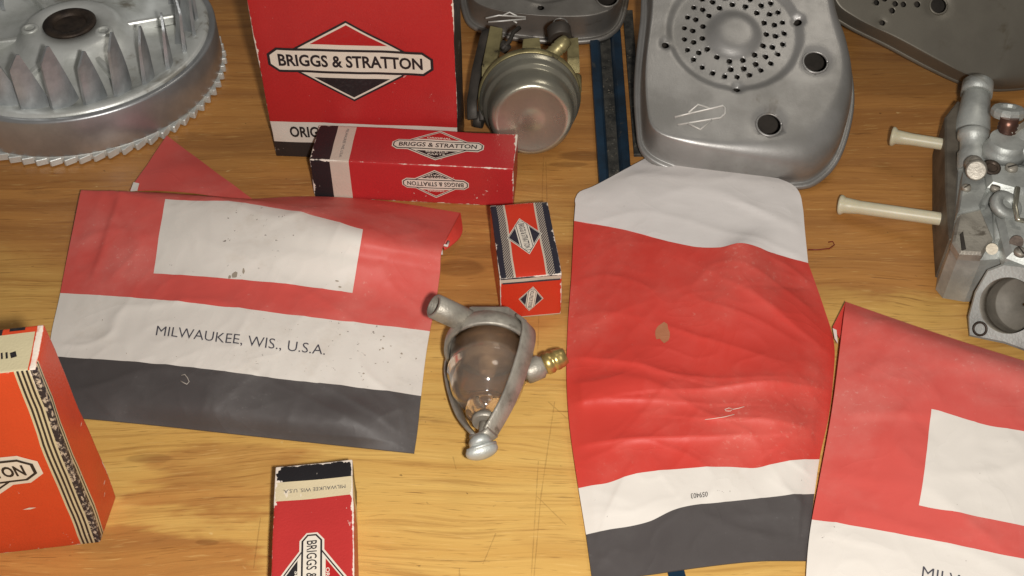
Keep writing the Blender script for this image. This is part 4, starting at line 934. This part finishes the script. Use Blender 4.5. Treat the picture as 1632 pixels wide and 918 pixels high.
mb = MB(); mb.lathe(P(1605, 186, .056), Vector((.02, .35, 1)), [(.0085, 0), (.0092, .0015), (.0092, .0040), (.0080, .0055), (.0050, .0058), (.0046, .0040)], 12, 0, smooth=False); part('screw_head', mb, M_alu, t)
mb = MB(); mb.ribbon([P(1612, 215, .054), P(1628, 205, .055), P(1650, 190, .055)], .006, .0016, (0, .6, .8)); part('spring_clip', mb, M_pot, t)
mb = MB(); mb.sphere(P(1640, 232, .046), .0130, 0, 28, (1.2, 1, .8)); part('dome', mb, M_alu, t)
mb = MB(); mb.lathe(P(1580, 268, .0475), (0, -.25, 1), [(.0048, 0), (.0048, .0012), (.0030, .0013), (.0028, .0004)], 20); part('bolt_hole', mb, M_rust, t)
mb = MB(); mb.tube([P(1622, 300, .050), P(1618, 330, .050), P(1622, 350, .048), P(1632, 352, .048)], .0014, 8); part('linkage_wire', mb, M_bowl, t)
mb = MB(); mb.cyl(P(1620, 385, .0435), P(1620, 386, .0455), .0034, seg=16); part('bolt', mb, M_rust, t)
mb = MB(); mb.cyl(P(1581, 396, .0395), P(1581, 397, .0405), .0030, seg=16); part('chipped_spot', mb, metal_mat('bare_chip', rgb(206, 198, 180), rgb(176, 168, 150), .5, .5), t)
blk('slot', [(1530, 372), (1535, 368), (1540, 396), (1533, 398)], .0402, .038, M_dark, .0003)
for px, py, z, rr in ((1612, 268, .0475, .0030), (1586, 300, .0445, .0024), (1626, 402, .0445, .0028), (1540, 300, .0425, .0022)):
    mb = MB(); c_ = P(px, py, z); mb.lathe(c_, (0, 0, 1), [(rr*1.15, -.001), (rr*1.1, .0008), (rr, .0014), (rr*.5, .0016)], 20); sb = part('screw', mb, M_pot, t)
    mb = MB(); d_ = Vector((math.cos(px), math.sin(px), 0)); n_2 = Vector((-d_.y, d_.x, 0)); q_ = c_+Vector((0, 0, .0013)); mb.prism([q_+d_*rr*.95+n_2*rr*.13, q_-d_*rr*.95+n_2*rr*.13, q_-d_*rr*.95-n_2*rr*.13, q_+d_*rr*.95-n_2*rr*.13], (0, 0, .0005)); part('slot', mb, M_dark, sb)
for a_, b_, wd_ in (((1584, 306, .0375), (1590, 385, .0375), .003), ((1566, 330, .0385), (1584, 300, .0415), .003), ((1536, 262, .038), (1600, 252, .040), .004), ((1650, 330, .046), (1650, 390, .046), .003)):
    mb = MB(); mb.ribbon([P(*a_), (P(*a_)+P(*b_))/2, P(*b_)], wd_, .005, (1, 0, 0)); part('casting_rib', mb, M_alu, t)
mb = MB(); mb.lathe(P(1600, 330, .0445), (.25, -.3, 1), [(.0085, 0), (.0085, .003), (.0070, .0042), (.0035, .0044), (.0030, .002)], 32); part('choke_boss', mb, M_alu, t)
blk('neck', [(1552, 392), (1650, 392), (1656, 420), (1600, 424), (1562, 420)], .016, .002, M_alu, .003)
# flange with the large bore
nF = (CAM-P(1600, 490, .02)).normalized(); nF = (nF+Vector((-.50, -.05, 0))).normalized(); oF = P(1545, 538, .004)
pl = [(1572, 430), (1600, 419), (1640, 424), (1690, 455), (1715, 510), (1700, 550), (1650, 566), (1600, 548), (1543, 536), (1541, 505), (1552, 465)]
mb = MB(); mb.prism([PP(px, py, oF, nF)-nF*.009 for px, py in pl], nF*.009, .0012)
mn = min(v.z for v in mb.v)
fl_o = part('bore_flange', mb, [M_alu, M_pot], t)
cu = MB(); cb = PP(1606, 487, oF, nF); cu.lathe(cb-nF*.03, nF, [(.0138, 0), (.0148, .05)], 48, 1); inv = ROOT[t.name].inverted(); cu.v = [inv @ v for v in cu.v]; cut(fl_o, cu, [M_alu, M_pot])
mb = MB(); mb.lathe(cb-nF*.004, -nF, [(.0170, .001), (.0160, .019), (.001, .0195)], 40, 0, False, False); mb.lathe(cb-nF*.004, -nF, [(.0147, 0), (.0140, .016), (.0136, .0165), (.001, .0166)], 40, 0, False, False); part('bore', mb, metal_mat('bore_metal', rgb(118, 112, 102), rgb(92, 87, 78), .6, .15, 50, .2), t)  # bore lining in a darker metal than its flange
mb = MB(); cb2 = PP(1562, 524, oF, nF); mb.lathe(cb2-nF*.001, nF, [(.0040, 0), (.0040, .0014), (.0028, .0015), (.0026, .0002)], 20); part('bolt_hole', mb, M_rust, t)
for (a, b, za, zb_, hr, sr) in (((1420, 217), (1528, 234), .019, .023, .0058, .0034), ((1337, 326), (1506, 350),   .0062, .016, .0058, .0037)):
    A, Bp = P(*a, za), P(*b, zb_); d = Bp-A; L = d.length
    A = A+Vector((0, 0, 0))
    mb = MB(); mb.lathe(A, d, [(hr*.8, 0), (hr, .0006), (hr, .0018), (sr*1.25, .0034), (sr*1.15, .008), (sr*1.05, .012), (sr, L-.001), (sr*.9, L), (sr*.9, L+.006)], 28); part('plastic_pin', mb, M_pl, t)

# ---------------------------------------------------------------- loose threads
mb = MB(); mb.tube([P(1288, 398, .0006), P(1305, 398, .0007), P(1322, 396, .0007), P(1330, 390, .0012), P(1327, 385, .0016), P(1320, 386, .0010)], .00035, 6)
o = link('thread', mb.mesh('thread', [ink('red_thread', rgb(120, 44, 30))])); o['label'] = 'short curled red thread lying on the bench right of the open white flap'; o['category'] = 'thread'
S0 = [(.355, .720), (.365, .716), (.372, .728), (.376, .742), (.370, .752), (.362, .748), (.352, .741)]
mb = MB(); mb.tube([SL(u, v)+Vector((0, 0, .0008)) for u, v in S0], .00028, 6)
o = link('thread', mb.mesh('thread', [ink('pale_thread', rgb(168, 160, 150))])); o['label'] = 'curl of pale lint resting on the black band of the left packet'; o['category'] = 'thread'
